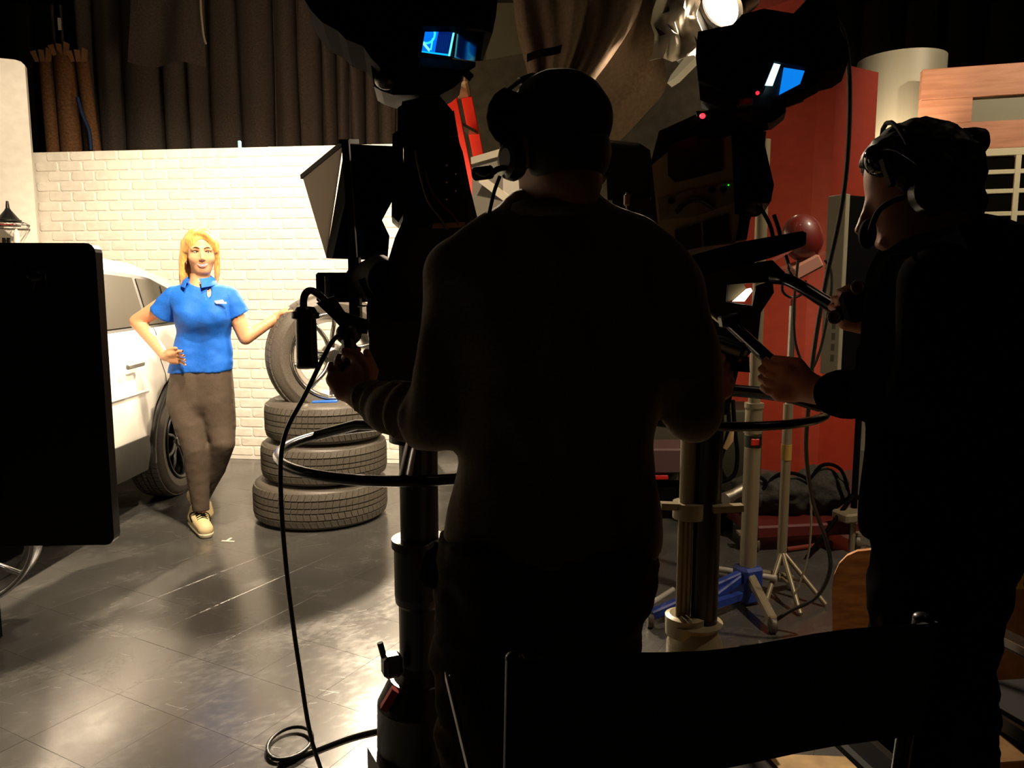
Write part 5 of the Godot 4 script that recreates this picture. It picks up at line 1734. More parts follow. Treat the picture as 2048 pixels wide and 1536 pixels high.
	put("near_rod", MB.new().rod(at(1374, 590, 2.15), at(1446, 648, 1.95), 0.006), flat(Color(0.5, 0.44, 0.3), 0.3, 0.7), t)  # gold light on the rod is put into its colour
	put("rod_clamp", MB.new().box(at(1458, 641, 1.93), Vector3(0.045, 0.03, 0.04), Basis(Vector3.BACK, 0.2), 0.004), flat(Color(0.02, 0.05, 0.16), 0.25), t, "dark blue clamp")
	put("near_pan_bar", MB.new().rod(at(1452, 640, 1.95), at(1575, 752, 1.75), 0.0155, 14), flat(Color(0.03, 0.035, 0.06), 0.18), t)  # blue light on the bar is put into its colour
	put("near_grip", MB.new().lathe(at(1404, 682, 1.85), at(1488, 708, 1.8) - at(1404, 682, 1.85), [Vector2(0, 0), Vector2(0.022, 0), Vector2(0.025, 0.01), Vector2(0.025, 0.1), Vector2(0.018, 0.107), Vector2(0, 0.107)], 20), flat(Color(0.03, 0.032, 0.035), 0.3), t)
	put("zoom_lever", slab([[1440, 700], [1498, 716], [1500, 745], [1440, 740]], 1.8, 0.03), M.black, t)

# ---------------------------------------------------------------- the two camera operators
func cameraman() -> void:
	var D := 1.5
	var P := func(x: float, y: float, dd := 0.0) -> Vector3: return at(x, y, D + dd)
	var base := aty(1110, 0.0, D)
	var root := thing("person", base, "person in dark jacket and black cap standing behind a studio camera, seen from behind", "person")
	var skin := flat(Color(0.62, 0.40, 0.28), 0.55)
	var fw := Vector3(-0.5, -0.1, -0.86).normalized()
	var rt := Vector3.UP.cross(fw).normalized()
	var hb := Basis(rt, fw.cross(rt), fw)
	var hc: Vector3 = P.call(1116, 292, -0.02)
	var H := func(x: float, y: float, z: float) -> Vector3: return hc + hb * Vector3(x, y, z)
	var kneeL := aty(962, 0.47, D - 0.03)
	var kneeR := aty(1185, 0.47, D - 0.06)
	var ankL := aty(950, 0.09, D)
	var ankR := aty(1195, 0.09, D + 0.02)
	# body: one surface under the clothes
	var b := Field.new(Vector3(P.call(780, 500).x, 0.02, -D - 0.32), Vector3(P.call(1500, 500).x, P.call(1100, 360).y, -D + 0.18), 0.014)
	b.limb([P.call(1000, 545), P.call(1020, 720), P.call(1025, 900), P.call(1010, 1090)], [0.07, 0.07, 0.07, 0.08], 0.05)
	b.limb([P.call(1270, 545), P.call(1215, 720), P.call(1195, 900), P.call(1205, 1090)], [0.07, 0.07, 0.07, 0.08], 0.05)
	b.limb([P.call(1120, 520), P.call(1118, 900), P.call(1110, 1090)], [0.09, 0.08, 0.09], 0.05)
	b.cap(P.call(945, 540), P.call(1330, 550), 0.045, 0.045, 0.05)
	b.cap(P.call(1112, 350), P.call(1112, 480), 0.058, 0.07, 0.05)
	b.limb([P.call(930, 560), P.call(880, 845, 0.02), P.call(720, 792, 0.2)], [0.05, 0.042, 0.03], 0.02)
	b.limb([P.call(1345, 575), P.call(1385, 825, 0.05), P.call(1404, 790, 0.25)], [0.05, 0.042, 0.03], 0.02)
	b.limb([P.call(1000, 1110), kneeL, ankL], [0.09, 0.055, 0.04], 0.03)
	b.limb([P.call(1205, 1110), kneeR, ankR], [0.09, 0.055, 0.04], 0.03)
	b.net()
	var hd := Field.new(hc - Vector3(0.15, 0.2, 0.15), hc + Vector3(0.15, 0.16, 0.15), 0.006)
	hd.ell(H.call(0, 0.03, -0.01), Vector3(0.079, 0.098, 0.098), hb, 0.02)
	hd.ell(H.call(0, -0.045, 0.03), Vector3(0.06, 0.085, 0.065), hb, 0.03)
	hd.cap(H.call(0, 0.005, 0.088), H.call(0, -0.035, 0.112), 0.009, 0.013, 0.012)
	hd.cap(H.call(-0.02, -0.075, 0.085), H.call(0.02, -0.075, 0.085), 0.009, 0.009, 0.012)
	for s: float in [-1.0, 1.0]:
		hd.ell(H.call(s * 0.08, -0.02, -0.008), Vector3(0.009, 0.033, 0.02), hb, 0.006)
		hd.ell(H.call(s * 0.032, 0.0, 0.095), Vector3(0.016, 0.01, 0.012), hb, 0.004, true)
	hd.cap(H.call(0, -0.07, -0.03), P.call(1112, 430), 0.062, 0.07, 0.03)
	hd.net()
	b.join(hd)
	var lh := Field.new(P.call(640, 840, 0.2) - Vector3(0.03, 0.03, 0.16), P.call(775, 680, 0.2) + Vector3(0.02, 0.03, 0.14), 0.0045)
	hand(lh, P.call(722, 795, 0.2), P.call(703, 772, 0.215), Vector3(-0.42, 0.86, -0.15).normalized(), Vector3(0.82, 0.42, 0.1).normalized(), 1.05, 0.85, 0.05)
	lh.limb([P.call(733, 772, 0.2), P.call(735, 738, 0.2), P.call(716, 712, 0.21), P.call(690, 703, 0.22)], [0.016, 0.0135, 0.012, 0.010], 0.012)
	lh.net()
	b.join(lh)
	var rh := Field.new(P.call(1370, 840, 0.25) - Vector3(0.03, 0.03, 0.2), P.call(1560, 690, 0.25) + Vector3(0.03, 0.03, 0.14), 0.006)
	hand(rh, P.call(1402, 792, 0.25), P.call(1420, 776, 0.27), Vector3(0.72, 0.5, -0.2).normalized(), Vector3(-0.4, 0.7, 0.2).normalized(), 1.05, 0.8, 0.05, -1.0)
	rh.net()
	b.join(rh)
	put("body", b, skin, root)
	# trousers
	var tr := grained(noise_tex(61, 0.1, Color(0.20, 0.175, 0.14), Color(0.27, 0.24, 0.195), 0.2, 0.8, 256), 4.0, 0.9)
	tr.metallic_specular = 0.15
	var t := Field.new(Vector3(P.call(820, 1100).x, 0.0, -D - 0.25), Vector3(P.call(1360, 1100).x, P.call(1100, 1050).y, -D + 0.22), 0.0115)
	t.limb([P.call(990, 1070), P.call(985, 1170), P.call(962, 1330), kneeL, ankL], [0.105, 0.112, 0.10, 0.09, 0.075], 0.05)
	t.limb([P.call(1210, 1070), P.call(1200, 1170), P.call(1170, 1330, -0.02), kneeR, ankR], [0.1, 0.11, 0.1, 0.085, 0.075], 0.05)
	t.cap(P.call(1010, 1090), P.call(1190, 1090), 0.11, 0.11, 0.05)
	t.cut(Vector3(0, 0.03, 0), Vector3.DOWN)
	t.cut(P.call(1100, 1066), Vector3.UP)
	t.net()
	t.wrinkle(0.016, 7.0, Vector3(1, 1.7, 1), 3)
	put("trousers", t, tr, root)
	put("hip_pouch", MB.new().box(P.call(868, 1130, 0.02), Vector3(0.045, 0.085, 0.06), Basis(Vector3.BACK, -0.25), 0.012), M.black, root)
	for a in [ankL, ankR]:
		var q: Vector3 = a
		put("shoe", MB.new().ell(Vector3(q.x - 0.02, 0.05, q.z - 0.06), Vector3(0.05, 0.05, 0.14)), M.black, root)
	# jacket
	var jk := grained(noise_tex(62, 0.1, Color(0.37, 0.315, 0.24), Color(0.45, 0.385, 0.30), 0.2, 0.8, 256), 4.0, 0.92)
	jk.rim_enabled = true
	jk.rim = 0.6
	jk.metallic_specular = 0.15
	var j := Field.new(Vector3(P.call(675, 500).x - 0.03, P.call(1100, 1125).y, -D - 0.36), Vector3(P.call(1500, 500).x, P.call(1100, 375).y, -D + 0.2), 0.0105)
	j.limb([P.call(985, 565), P.call(1003, 720), P.call(1006, 880), P.call(998, 980), P.call(990, 1080)], [0.092, 0.095, 0.092, 0.093, 0.099], 0.07)
	j.limb([P.call(1275, 565), P.call(1232, 720), P.call(1214, 880), P.call(1214, 960), P.call(1228, 1080)], [0.094, 0.096, 0.097, 0.094, 0.098], 0.07)
	j.limb([P.call(1125, 545), P.call(1120, 720), P.call(1115, 900), P.call(1110, 1085)], [0.115, 0.115, 0.105, 0.115], 0.07)
	j.limb([P.call(1080, 455), P.call(1000, 490), P.call(935, 550)], [0.062, 0.064, 0.068], 0.05)
	j.limb([P.call(1140, 455), P.call(1240, 495), P.call(1330, 568)], [0.062, 0.064, 0.062], 0.05)
	j.cap(P.call(1072, 432, 0.0), P.call(1150, 432, 0.0), 0.055, 0.055, 0.03)
	# sleeves, the near forearm in gathered rings
	j.limb([P.call(925, 560), P.call(905, 680), P.call(880, 800), P.call(872, 838, 0.01)], [0.068, 0.068, 0.064, 0.062], 0.03)
	j.limb([P.call(868, 838, 0.01), P.call(790, 815, 0.11), P.call(727, 792, 0.19)], [0.066, 0.053, 0.042], 0.02, 0.0062, 3.2)
	j.limb([P.call(1335, 575), P.call(1368, 700), P.call(1384, 800, 0.02), P.call(1382, 822, 0.03)], [0.063, 0.064, 0.062, 0.06], 0.03)
	j.limb([P.call(1384, 820, 0.03), P.call(1395, 806, 0.13), P.call(1405, 790, 0.24)], [0.058, 0.05, 0.042], 0.02, 0.005, 3.0)
	j.cut(P.call(1100, 1104), Vector3(0, -1, 0.0))
	j.ell(P.call(1112, 385, 0.0), Vector3(0.062, 0.04, 0.07), Basis(), 0.01, true)
	j.net()
	j.wrinkle(0.013, 6.0, Vector3(1.2, 0.6, 1), 5)
	put("jacket", j, jk, root)
	put("collar", MB.new().tube(curve([P.call(1040, 420, -0.05), P.call(1112, 412, -0.085), P.call(1185, 420, -0.05), P.call(1200, 428, 0.04), P.call(1112, 430, 0.1), P.call(1025, 428, 0.04)], 5, true), 0.017, 8, false, true), jk, root)
	# cap and its peak
	var capm := grained(noise_tex(63, 0.1, Color(0.025, 0.026, 0.026), Color(0.045, 0.045, 0.044), 0.2, 0.8, 256), 4.0, 0.85)
	var c := Field.new(hc - Vector3(0.16, 0.12, 0.16), hc + Vector3(0.16, 0.17, 0.16), 0.006)
	c.ell(H.call(0, 0.036, -0.008), Vector3(0.091, 0.095, 0.108), hb, 0.02)
	c.ell(H.call(0, 0.07, 0.0), Vector3(0.075, 0.062, 0.085), hb, 0.02)
	c.cut(H.call(0, -0.035, 0.0), hb * Vector3(0, -1, 0.15).normalized())
	c.net()
	c.wrinkle(0.004, 10.0, Vector3.ONE, 2)
	put("cap", c, capm, root)
	put("cap_button", MB.new().ell(H.call(0.0, 0.132, -0.002), Vector3(0.008, 0.005, 0.008), hb, 10, 6), capm, root)
	var rows := []
	for i in 7:
		var a := i / 6.0
		var inner := at(lerpf(1062, 1030, a), lerpf(186, 285, a), 1.45 - 0.03 * sin(PI * a))
		var ang := lerpf(-1.25, 1.3, a)
		var outer := at(1026 - 52 * cos(ang), 233 + 60 * sin(ang), 1.40)
		var row := []
		for k in 6:
			var q := inner.lerp(outer, k / 5.0)
			q.z -= 0.012 * sin(PI * k / 5.0)
			row.append(q)
		rows.append(row)
	put("cap_peak", MB.new().sheet(rows, 0.004), capm, root)
	# hair at the nape
	var hairm := flat(Color(0.03, 0.024, 0.02), 0.6)
	var hr := Field.new(hc - Vector3(0.13, 0.14, 0.13), hc + Vector3(0.13, 0.05, 0.13), 0.007)
	hr.ell(H.call(0.0, -0.02, -0.03), Vector3(0.082, 0.075, 0.078), hb, 0.02)
	hr.cut(H.call(0, 0, 0.005), hb * Vector3(0, 0, 1))
	hr.net()
	put("hair", hr, hairm, root)
	# headset, worn over the cap
	var hs := thing("headset", H.call(-0.09, -0.05, 0.0), "black headset with metal band and boom worn over the black cap", "headset")
	var band := []
	for k in 15:
		var a := lerpf(-0.45, PI + 0.45, k / 14.0)
		band.append(H.call(cos(a) * 0.102, 0.045 + sin(a) * 0.094 - (0.03 if a < 0 or a > PI else 0.0), 0.035))
	put("band", MB.new().tube(band, 0.0045, 6), flat(Color(0.55, 0.54, 0.52), 0.25, 1.0), hs)
	put("band_pad", MB.new().tube(band.slice(5, 10), 0.008, 6), M.satin, hs)
	var ear: Vector3 = H.call(0.098, -0.028, 0.022)
	for s: float in [-1.0, 1.0]:
		put("ear_cup", MB.new().lathe(H.call(s * 0.078, -0.03, 0.015), hb * Vector3(s, 0, 0), [Vector2(0, 0), Vector2(0.034, 0), Vector2(0.038, 0.01), Vector2(0.034, 0.026), Vector2(0.02, 0.03), Vector2(0, 0.03)], 20), M.satin, hs)
	var e: Vector3 = P.call(1012, 335, -0.05)
	put("boom", MB.new().tube(curve([e, P.call(996, 338, -0.06), P.call(985, 345, -0.06), P.call(975, 347, -0.06)], 4), 0.0055, 8), M.black, hs)
	put("microphone", MB.new().tube([P.call(951, 348, -0.04), P.call(981, 344, -0.06)], 0.0125, 12), M.black, hs)
	put("cable", MB.new().tube(curve([P.call(1000, 352, -0.05), P.call(988, 385, -0.04), P.call(978, 430, -0.02)], 5), 0.0035, 6), M.black, hs)
	put("microphone_ring", MB.new().tube(curve([P.call(952, 345, -0.07), P.call(966, 352, -0.075), P.call(980, 347, -0.075)], 4), 0.0022, 6), M.steel, hs)

func camerawoman() -> void:
	var D := 1.42
	var P := func(x: float, y: float, dd := 0.0) -> Vector3: return at(x, y, D + dd)
	var base := aty(1880, 0.0, D)
	var root := thing("person", base, "person with a hair bun and headset gripping the second camera's pan bar", "person")
	var skin := flat(Color(0.66, 0.43, 0.32), 0.55)
	var fw := Vector3(-0.93, -0.3, -0.2).normalized()
	var rt := Vector3.UP.cross(fw).normalized()
	var hb := Basis(rt, fw.cross(rt), fw)
	var hc: Vector3 = P.call(1836, 384)
	var H := func(x: float, y: float, z: float) -> Vector3: return hc + hb * Vector3(x, y, z)
	var kneeL := aty(1812, 0.46, D - 0.05)
	var kneeR := aty(1942, 0.46, D + 0.05)
	var ankL := aty(1815, 0.09, D - 0.05)
	var ankR := aty(1950, 0.09, D + 0.08)
	var b := Field.new(Vector3(P.call(1640, 500).x, 0.02, -D - 0.4), Vector3(P.call(2110, 500).x, P.call(1850, 470).y, -D + 0.24), 0.014)
	b.limb([P.call(1860, 580), P.call(1850, 760), P.call(1850, 900), P.call(1842, 1040)], [0.08, 0.08, 0.075, 0.08], 0.05)
	b.limb([P.call(1960, 580), P.call(1950, 760), P.call(1950, 900), P.call(1945, 1040)], [0.08, 0.08, 0.075, 0.075], 0.05)
	b.cap(P.call(1845, 460), P.call(1890, 540), 0.05, 0.06, 0.04)
	b.limb([P.call(1870, 560, -0.12), P.call(1850, 765, -0.1), P.call(1740, 787, 0.08), P.call(1640, 782, 0.26)], [0.045, 0.035, 0.03, 0.027], 0.02)
	b.limb([P.call(1920, 560, 0.15), P.call(1850, 700, 0.25), P.call(1745, 640, 0.3)], [0.05, 0.042, 0.03], 0.02)
	b.limb([P.call(1835, 1060), kneeL, ankL], [0.07, 0.045, 0.035], 0.03)
	b.limb([P.call(1945, 1060), kneeR, ankR], [0.06, 0.035, 0.03], 0.03)
	b.net()
	var hd := Field.new(hc - Vector3(0.16, 0.19, 0.15), hc + Vector3(0.15, 0.15, 0.15), 0.0055)
	hd.ell(H.call(0, 0.03, -0.01), Vector3(0.074, 0.09, 0.093), hb, 0.02)
	hd.ell(H.call(0, -0.04, 0.026), Vector3(0.056, 0.082, 0.06), hb, 0.03)
	hd.ell(H.call(0, -0.1, 0.05), Vector3(0.024, 0.02, 0.024), hb, 0.03)
	hd.cap(H.call(0, 0.005, 0.083), H.call(0, -0.035, 0.108), 0.008, 0.011, 0.012)
	hd.cap(H.call(-0.016, -0.07, 0.082), H.call(0.016, -0.07, 0.082), 0.008, 0.008, 0.012)
	for s: float in [-1.0, 1.0]:
		hd.ell(H.call(s * 0.075, -0.015, -0.008), Vector3(0.008, 0.03, 0.018), hb, 0.006)
		hd.ell(H.call(s * 0.03, 0.002, 0.088), Vector3(0.015, 0.009, 0.01), hb, 0.004, true)
	hd.cap(H.call(0, -0.06, -0.03), P.call(1868, 520), 0.05, 0.055, 0.03)
	hd.net()
	b.join(hd)
	var h := Field.new(P.call(1510, 830, 0.3) - Vector3(0.03, 0.03, 0.16), P.call(1660, 700, 0.3) + Vector3(0.03, 0.03, 0.14), 0.0045)
	h.cap(P.call(1660, 788, 0.24), P.call(1625, 778, 0.28), 0.032, 0.027, 0.02)
	hand(h, P.call(1625, 778, 0.28), P.call(1592, 768, 0.3), Vector3(-0.96, 0.12, -0.15).normalized(), Vector3(0.1, 0.93, 0.25).normalized(), 1.0, 0.95, 0.04)
	h.net()
	b.join(h)
	var h2 := Field.new(P.call(1680, 700, 0.3) - Vector3(0.03, 0.03, 0.16), P.call(1790, 590, 0.3) + Vector3(0.03, 0.03, 0.14), 0.006)
	hand(h2, P.call(1745, 640, 0.3), P.call(1730, 632, 0.3), Vector3(-0.8, 0.3, -0.2).normalized(), Vector3(0.3, 0.8, 0.2).normalized(), 0.95, 0.9, 0.04)
	h2.net()
	b.join(h2)
	put("body", b, skin, root)
	# dark trousers
	var tr := grained(noise_tex(71, 0.1, Color(0.035, 0.035, 0.038), Color(0.06, 0.06, 0.062), 0.2, 0.8, 256), 4.0, 0.95)
	tr.metallic_specular = 0.05
	var t := Field.new(Vector3(P.call(1690, 1100).x, 0.0, -D - 0.3), Vector3(P.call(2110, 1100).x, P.call(1850, 960).y, -D + 0.25), 0.0115)
	t.limb([P.call(1845, 1000), P.call(1848, 1120), P.call(1830, 1320, -0.02), kneeL, ankL], [0.1, 0.098, 0.08, 0.068, 0.06], 0.05)
	t.limb([P.call(1950, 1000), P.call(1938, 1120), P.call(1932, 1290, 0.02), kneeR, ankR], [0.1, 0.085, 0.056, 0.05, 0.05], 0.03)
	t.cut(Vector3(0, 0.03, 0), Vector3.DOWN)
	t.net()
	t.wrinkle(0.010, 8.0, Vector3(1, 1.6, 1), 3)
	put("trousers", t, tr, root)
	for a in [ankL, ankR]:
		var q: Vector3 = a
		put("shoe", MB.new().ell(Vector3(q.x - 0.06, 0.045, q.z), Vector3(0.13, 0.045, 0.05)), M.black, root)
	# dark jacket, cuff at the wrist
	var jk := grained(noise_tex(72, 0.1, Color(0.03, 0.03, 0.032), Color(0.055, 0.054, 0.054), 0.2, 0.8, 256), 4.0, 0.95)
	jk.metallic_specular = 0.05
	var j := Field.new(Vector3(P.call(1630, 500).x, P.call(1850, 1090).y, -D - 0.36), Vector3(P.call(2130, 500).x, P.call(1850, 440).y, -D + 0.25), 0.0105)
	j.limb([P.call(1850, 575), P.call(1846, 720), P.call(1846, 900), P.call(1838, 1050)], [0.10, 0.102, 0.1, 0.102], 0.07)
	j.limb([P.call(1975, 580), P.call(1965, 740), P.call(1960, 900), P.call(1958, 1050)], [0.11, 0.112, 0.105, 0.1], 0.07)
	j.limb([P.call(1852, 505), P.call(1930, 520), P.call(2000, 560)], [0.06, 0.075, 0.08], 0.05)
	j.limb([P.call(1880, 560, -0.12), P.call(1868, 680, -0.13), P.call(1850, 775, -0.1)], [0.065, 0.062, 0.058], 0.03)
	j.limb([P.call(1850, 780, -0.1), P.call(1740, 788, 0.08), P.call(1662, 788, 0.23)], [0.058, 0.05, 0.041], 0.02, 0.004, 2.0)
	j.limb([P.call(1920, 560, 0.15), P.call(1850, 700, 0.25), P.call(1762, 650, 0.3)], [0.06, 0.055, 0.045], 0.03)
	j.cut(P.call(1850, 1075), Vector3(0, -1, 0))
	j.cut(P.call(1655, 788, 0.24), (P.call(1655, 788, 0.24) - P.call(1740, 788, 0.08)).normalized())
	j.ell(P.call(1858, 455, 0.0), Vector3(0.06, 0.055, 0.06), Basis(), 0.01, true)
	j.net()
	j.wrinkle(0.010, 6.0, Vector3(1.2, 0.6, 1), 6)
	put("jacket", j, jk, root)
	# shirt collar at the neck, blue viewfinder light put into its colour
	var blue_lit := flat(Color(0.22, 0.32, 0.46), 0.8)
	var rows := []
	for i in 5:
		var a := i / 4.0
		rows.append([P.call(lerpf(1800, 1915, a), lerpf(486, 455, a), -0.075), P.call(lerpf(1795, 1925, a), lerpf(500, 480, a), -0.098), P.call(lerpf(1783, 1935, a), lerpf(508, 500, a), -0.112)])
	put("shirt_collar", MB.new().sheet(rows, 0.005), blue_lit, root, "shirt collar with blue viewfinder light painted on")
	# hair gathered into a bun
	var hairm := flat(Color(0.035, 0.024, 0.018), 0.5)
	var hr := Field.new(hc - Vector3(0.16, 0.17, 0.16), hc + Vector3(0.2, 0.17, 0.16), 0.006)
	hr.ell(H.call(0, 0.030, -0.006), Vector3(0.083, 0.099, 0.101), hb, 0.02)
	hr.limb([H.call(0, 0.02, -0.05), H.call(0, -0.04, -0.05), H.call(0, -0.085, -0.035)], [0.055, 0.05, 0.035], 0.03)
	hr.ell(H.call(0.0, -0.02, 0.1), Vector3(0.1, 0.105, 0.075), hb, 0.01, true)
	var bun: Vector3 = P.call(1941, 284, 0.0)
	hr.cap(P.call(1905, 318), bun, 0.02, 0.016, 0.012)
	hr.ell(bun, Vector3(0.029, 0.027, 0.029), Basis(), 0.006)
	hr.net()
	hr.wrinkle(0.006, 26.0, Vector3.ONE, 9)
	put("hair", hr, hairm, root)
	var wisp := MB.new()
	for q in [[[1850, 268], [1880, 262], [1905, 272]], [[1908, 268], [1905, 258], [1915, 252]], [[1952, 300], [1962, 296], [1975, 292]], [[1958, 305], [1968, 300], [1966, 312]], [[1925, 390], [1935, 398], [1932, 410]], [[1935, 375], [1945, 384], [1942, 396]]]:
		wisp.tube(curve(px(q, D), 4), 0.0012, 4)
	put("loose_strand", wisp, hairm, root)
	var glass := flat(Color(0.02, 0.022, 0.03), 0.08)
	# headset with cups, band and boom; dark glasses pushed up on the brow
	var hs := thing("headset", P.call(1800, 420, -0.1), "black headset with boom worn by the person with the bun", "headset")
	var band := []
	for k in 13:
		var a := lerpf(-0.3, PI + 0.3, k / 12.0)
		band.append(H.call(cos(a) * 0.096, 0.03 + sin(a) * 0.105, 0.02))
	put("band", MB.new().tube(band, 0.0042, 6), M.black, hs)
	for s: float in [-1.0, 1.0]:
		put("ear_cup", MB.new().lathe(H.call(s * 0.068, -0.01, 0.0), hb * Vector3(s, 0, 0), [Vector2(0, 0), Vector2(0.036, 0), Vector2(0.041, 0.01), Vector2(0.036, 0.03), Vector2(0.02, 0.035), Vector2(0, 0.035)], 22), M.satin, hs)
	put("boom", MB.new().tube(curve([P.call(1806, 395, -0.1), P.call(1780, 405, -0.12), P.call(1755, 425, -0.1), P.call(1738, 470, -0.06)], 5), 0.005, 8), M.black, hs)
	put("microphone", MB.new().ell(P.call(1735, 468, -0.05), Vector3(0.015, 0.026, 0.015)), M.black, hs)
	put("slider", MB.new().bar(P.call(1766, 320, -0.08), P.call(1784, 372, -0.1), 0.012, 0.008), flat(Color(0.35, 0.32, 0.28), 0.35, 0.8), hs)
	var sg := thing("sunglasses", P.call(1760, 330, -0.02), "glossy black sunglasses pushed up over the brow of the person with the bun", "sunglasses")
	for s: float in [-1.0, 1.0]:
		put("lens", MB.new().ell(P.call(1757, 322, -0.03 * s), Vector3(0.024, 0.03, 0.03), Basis(Vector3.BACK, 0.5), 16, 10), glass, sg)
		put("temple", MB.new().tube(curve([P.call(1760, 300, -0.05 * s), P.call(1795, 300, -0.085 * s), P.call(1840, 330, -0.09 * s)], 4), 0.004, 6), M.gloss, sg)
	put("bridge", MB.new().bar(P.call(1750, 308, -0.03), P.call(1750, 308, 0.03), 0.008, 0.008), M.gloss, sg)

# ---------------------------------------------------------------- stands and clutter on the right
func stands_and_clutter() -> void:
	var worn := flat(Color(0.55, 0.51, 0.42), 0.4, 0.4)
	var bluep := flat(Color(0.10, 0.20, 0.52), 0.5)
	var bar_white := flat(Color(0.78, 0.76, 0.72), 0.3, 0.5)
	# tall rolling stand with a blue base
	var o := aty(1493, 0.0, 3.25)
	var t := thing("light_stand", o, "tall thick worn steel stand on a blue steel base", "stand")
	put("lower_tube", MB.new().rod(o + Vector3(0, 0.12, 0), o + Vector3(0, 0.80, 0), 0.035, 20), worn, t)
	put("upper_tube", MB.new().rod(o + Vector3(0, 0.78, 0), o + Vector3(0, 1.98, 0), 0.025, 18), worn, t)
	put("collar", MB.new().lathe(o, Vector3.UP, [Vector2(0.02, 0.76), Vector2(0.04, 0.76), Vector2(0.04, 0.80), Vector2(0.036, 0.81), Vector2(0.036, 0.86), Vector2(0.04, 0.87), Vector2(0.04, 0.89), Vector2(0.02, 0.89)], 20), worn, t)
	put("label", MB.new().box(o + Vector3(0, 0.725, 0.032), Vector3(0.035, 0.03, 0.012), Basis(), 0.003), flat(Color(0.75, 0.14, 0.08), 0.5), t, "red label with a black frame")
	put("label_band", MB.new().lathe(o, Vector3.UP, [Vector2(0.034, 0.70), Vector2(0.0365, 0.70), Vector2(0.0365, 0.75), Vector2(0.034, 0.75)], 20), flat(Color(0.08, 0.08, 0.08), 0.5), t)
	put("base_block", MB.new().box(o + Vector3(0, 0.09, 0), Vector3(0.1, 0.16, 0.1), Basis(Vector3.UP, 0.4), 0.012), bluep, t)
	for q in [[1300, 1243, 3.0], [1405, 1246, 3.1], [1545, 1262, 2.95], [1580, 1205, 3.4]]:
		var e := at(q[0], q[1], q[2])
		e.y = 0.05
		put("base_leg", MB.new().bar(o + Vector3(0, 0.14, 0), e, 0.035, 0.04, Vector3.UP, 0.006), bluep if q[0] < 1500 else worn, t)
		put("castor", MB.new().lathe(Vector3(e.x - 0.012, 0.032, e.z), Vector3.RIGHT, [Vector2(0, 0), Vector2(0.03, 0), Vector2(0.032, 0.005), Vector2(0.032, 0.019), Vector2(0.03, 0.024), Vector2(0, 0.024)], 14), M.rubber, t)
	put("base_brace", MB.new().bar(o + Vector3(0, 0.05, 0.02), at(1400, 1236, 3.0) * Vector3(1, 0, 1) + Vector3(0, 0.08, 0), 0.03, 0.03), bluep, t)
	put("brace", MB.new().rod(at(1424, 1168, 3.4) * Vector3(1, 0, 1) + Vector3(0, 0.1, 0), at(1552, 1194, 3.25) * Vector3(1, 0, 1) + Vector3(0, 0.11, 0), 0.014), bar_white, t)
	put("brace", MB.new().rod(at(1294, 1240, 3.0) * Vector3(1, 0, 1) + Vector3(0, 0.09, 0), at(1345, 1217, 3.15) * Vector3(1, 0, 1) + Vector3(0, 0.1, 0), 0.011), bar_white, t)
	# slim stand with a U yoke
	var s := aty(1560, 0.0, 3.35)
	var t2 := thing("light_stand", s, "slim worn steel stand with a U yoke and red knob", "stand")
	put("lower_tube", MB.new().rod(s + Vector3(0, 0.14, 0), s + Vector3(0, 0.87, 0), 0.021, 16), worn, t2)
	put("upper_tube", MB.new().rod(s + Vector3(0, 0.85, 0), s + Vector3(0, 1.30, 0), 0.0145, 14), M.alu, t2)
	put("tape_band", MB.new().rod(s + Vector3(0, 0.62, 0), s + Vector3(0, 0.69, 0), 0.023, 16), flat(Color(0.62, 0.50, 0.22), 0.6), t2)
	put("knob", MB.new().lathe(s + Vector3(0, 1.30, 0), Vector3.UP, [Vector2(0, 0), Vector2(0.014, 0), Vector2(0.014, 0.03), Vector2(0.008, 0.036), Vector2(0, 0.036)], 12), flat(Color(0.6, 0.07, 0.05), 0.4), t2)
	put("yoke", MB.new().tube(curve([s + Vector3(-0.05, 1.41, 0), s + Vector3(-0.045, 1.36, 0), s + Vector3(0, 1.335, 0), s + Vector3(0.045, 1.36, 0), s + Vector3(0.05, 1.41, 0)], 4), 0.006, 7).rod(s + Vector3(-0.055, 1.405, 0), s + Vector3(0.055, 1.405, 0), 0.004), M.satin, t2)
	for q in [[1530, 1222, 3.2], [1600, 1245, 3.1], [1650, 1232, 3.2]]:
		var e := at(q[0], q[1], q[2])
		e.y = 0.012
		put("leg", MB.new().rod(s + Vector3(0, 0.2, 0), e, 0.011), worn, t2)
		put("leg_brace", MB.new().rod(s + Vector3(0, 0.08, 0), (s + Vector3(0, 0.2, 0)).lerp(e, 0.6), 0.006), worn, t2)
	# shiny red-tinted work lamp on the yoke
	var lc := at(1600, 490, 3.4)
	var wl := thing("work_lamp", lc, "reddish glass dome work lamp with pale box, on the slim stand", "lamp")
	var ruby := flat(Color(0.42, 0.10, 0.07), 0.12)
	ruby.clearcoat_enabled = true
	put("dome", MB.new().ell(lc + Vector3(0.01, 0.03, 0), Vector3(0.085, 0.105, 0.08), Basis(Vector3.BACK, 0.25), 20, 14), ruby, wl)
	put("ballast_box", MB.new().box(at(1608, 535, 3.38), Vector3(0.13, 0.06, 0.1), Basis(Vector3.BACK, 0.5), 0.008), flat(Color(0.72, 0.52, 0.46), 0.4), wl)
	put("bracket", MB.new().bar(at(1540, 545, 3.38), at(1650, 505, 3.38), 0.02, 0.012).bar(at(1540, 525, 3.36), at(1600, 490, 3.36), 0.014, 0.01), flat(Color(0.6, 0.35, 0.3), 0.3), wl)
	put("stem", MB.new().rod(lc + Vector3(-0.07, -0.02, 0), s + Vector3(0, 1.40, 0), 0.009), M.satin, wl)
	# long cables
	var ck := flat(Color(0.12, 0.115, 0.09), 0.4)
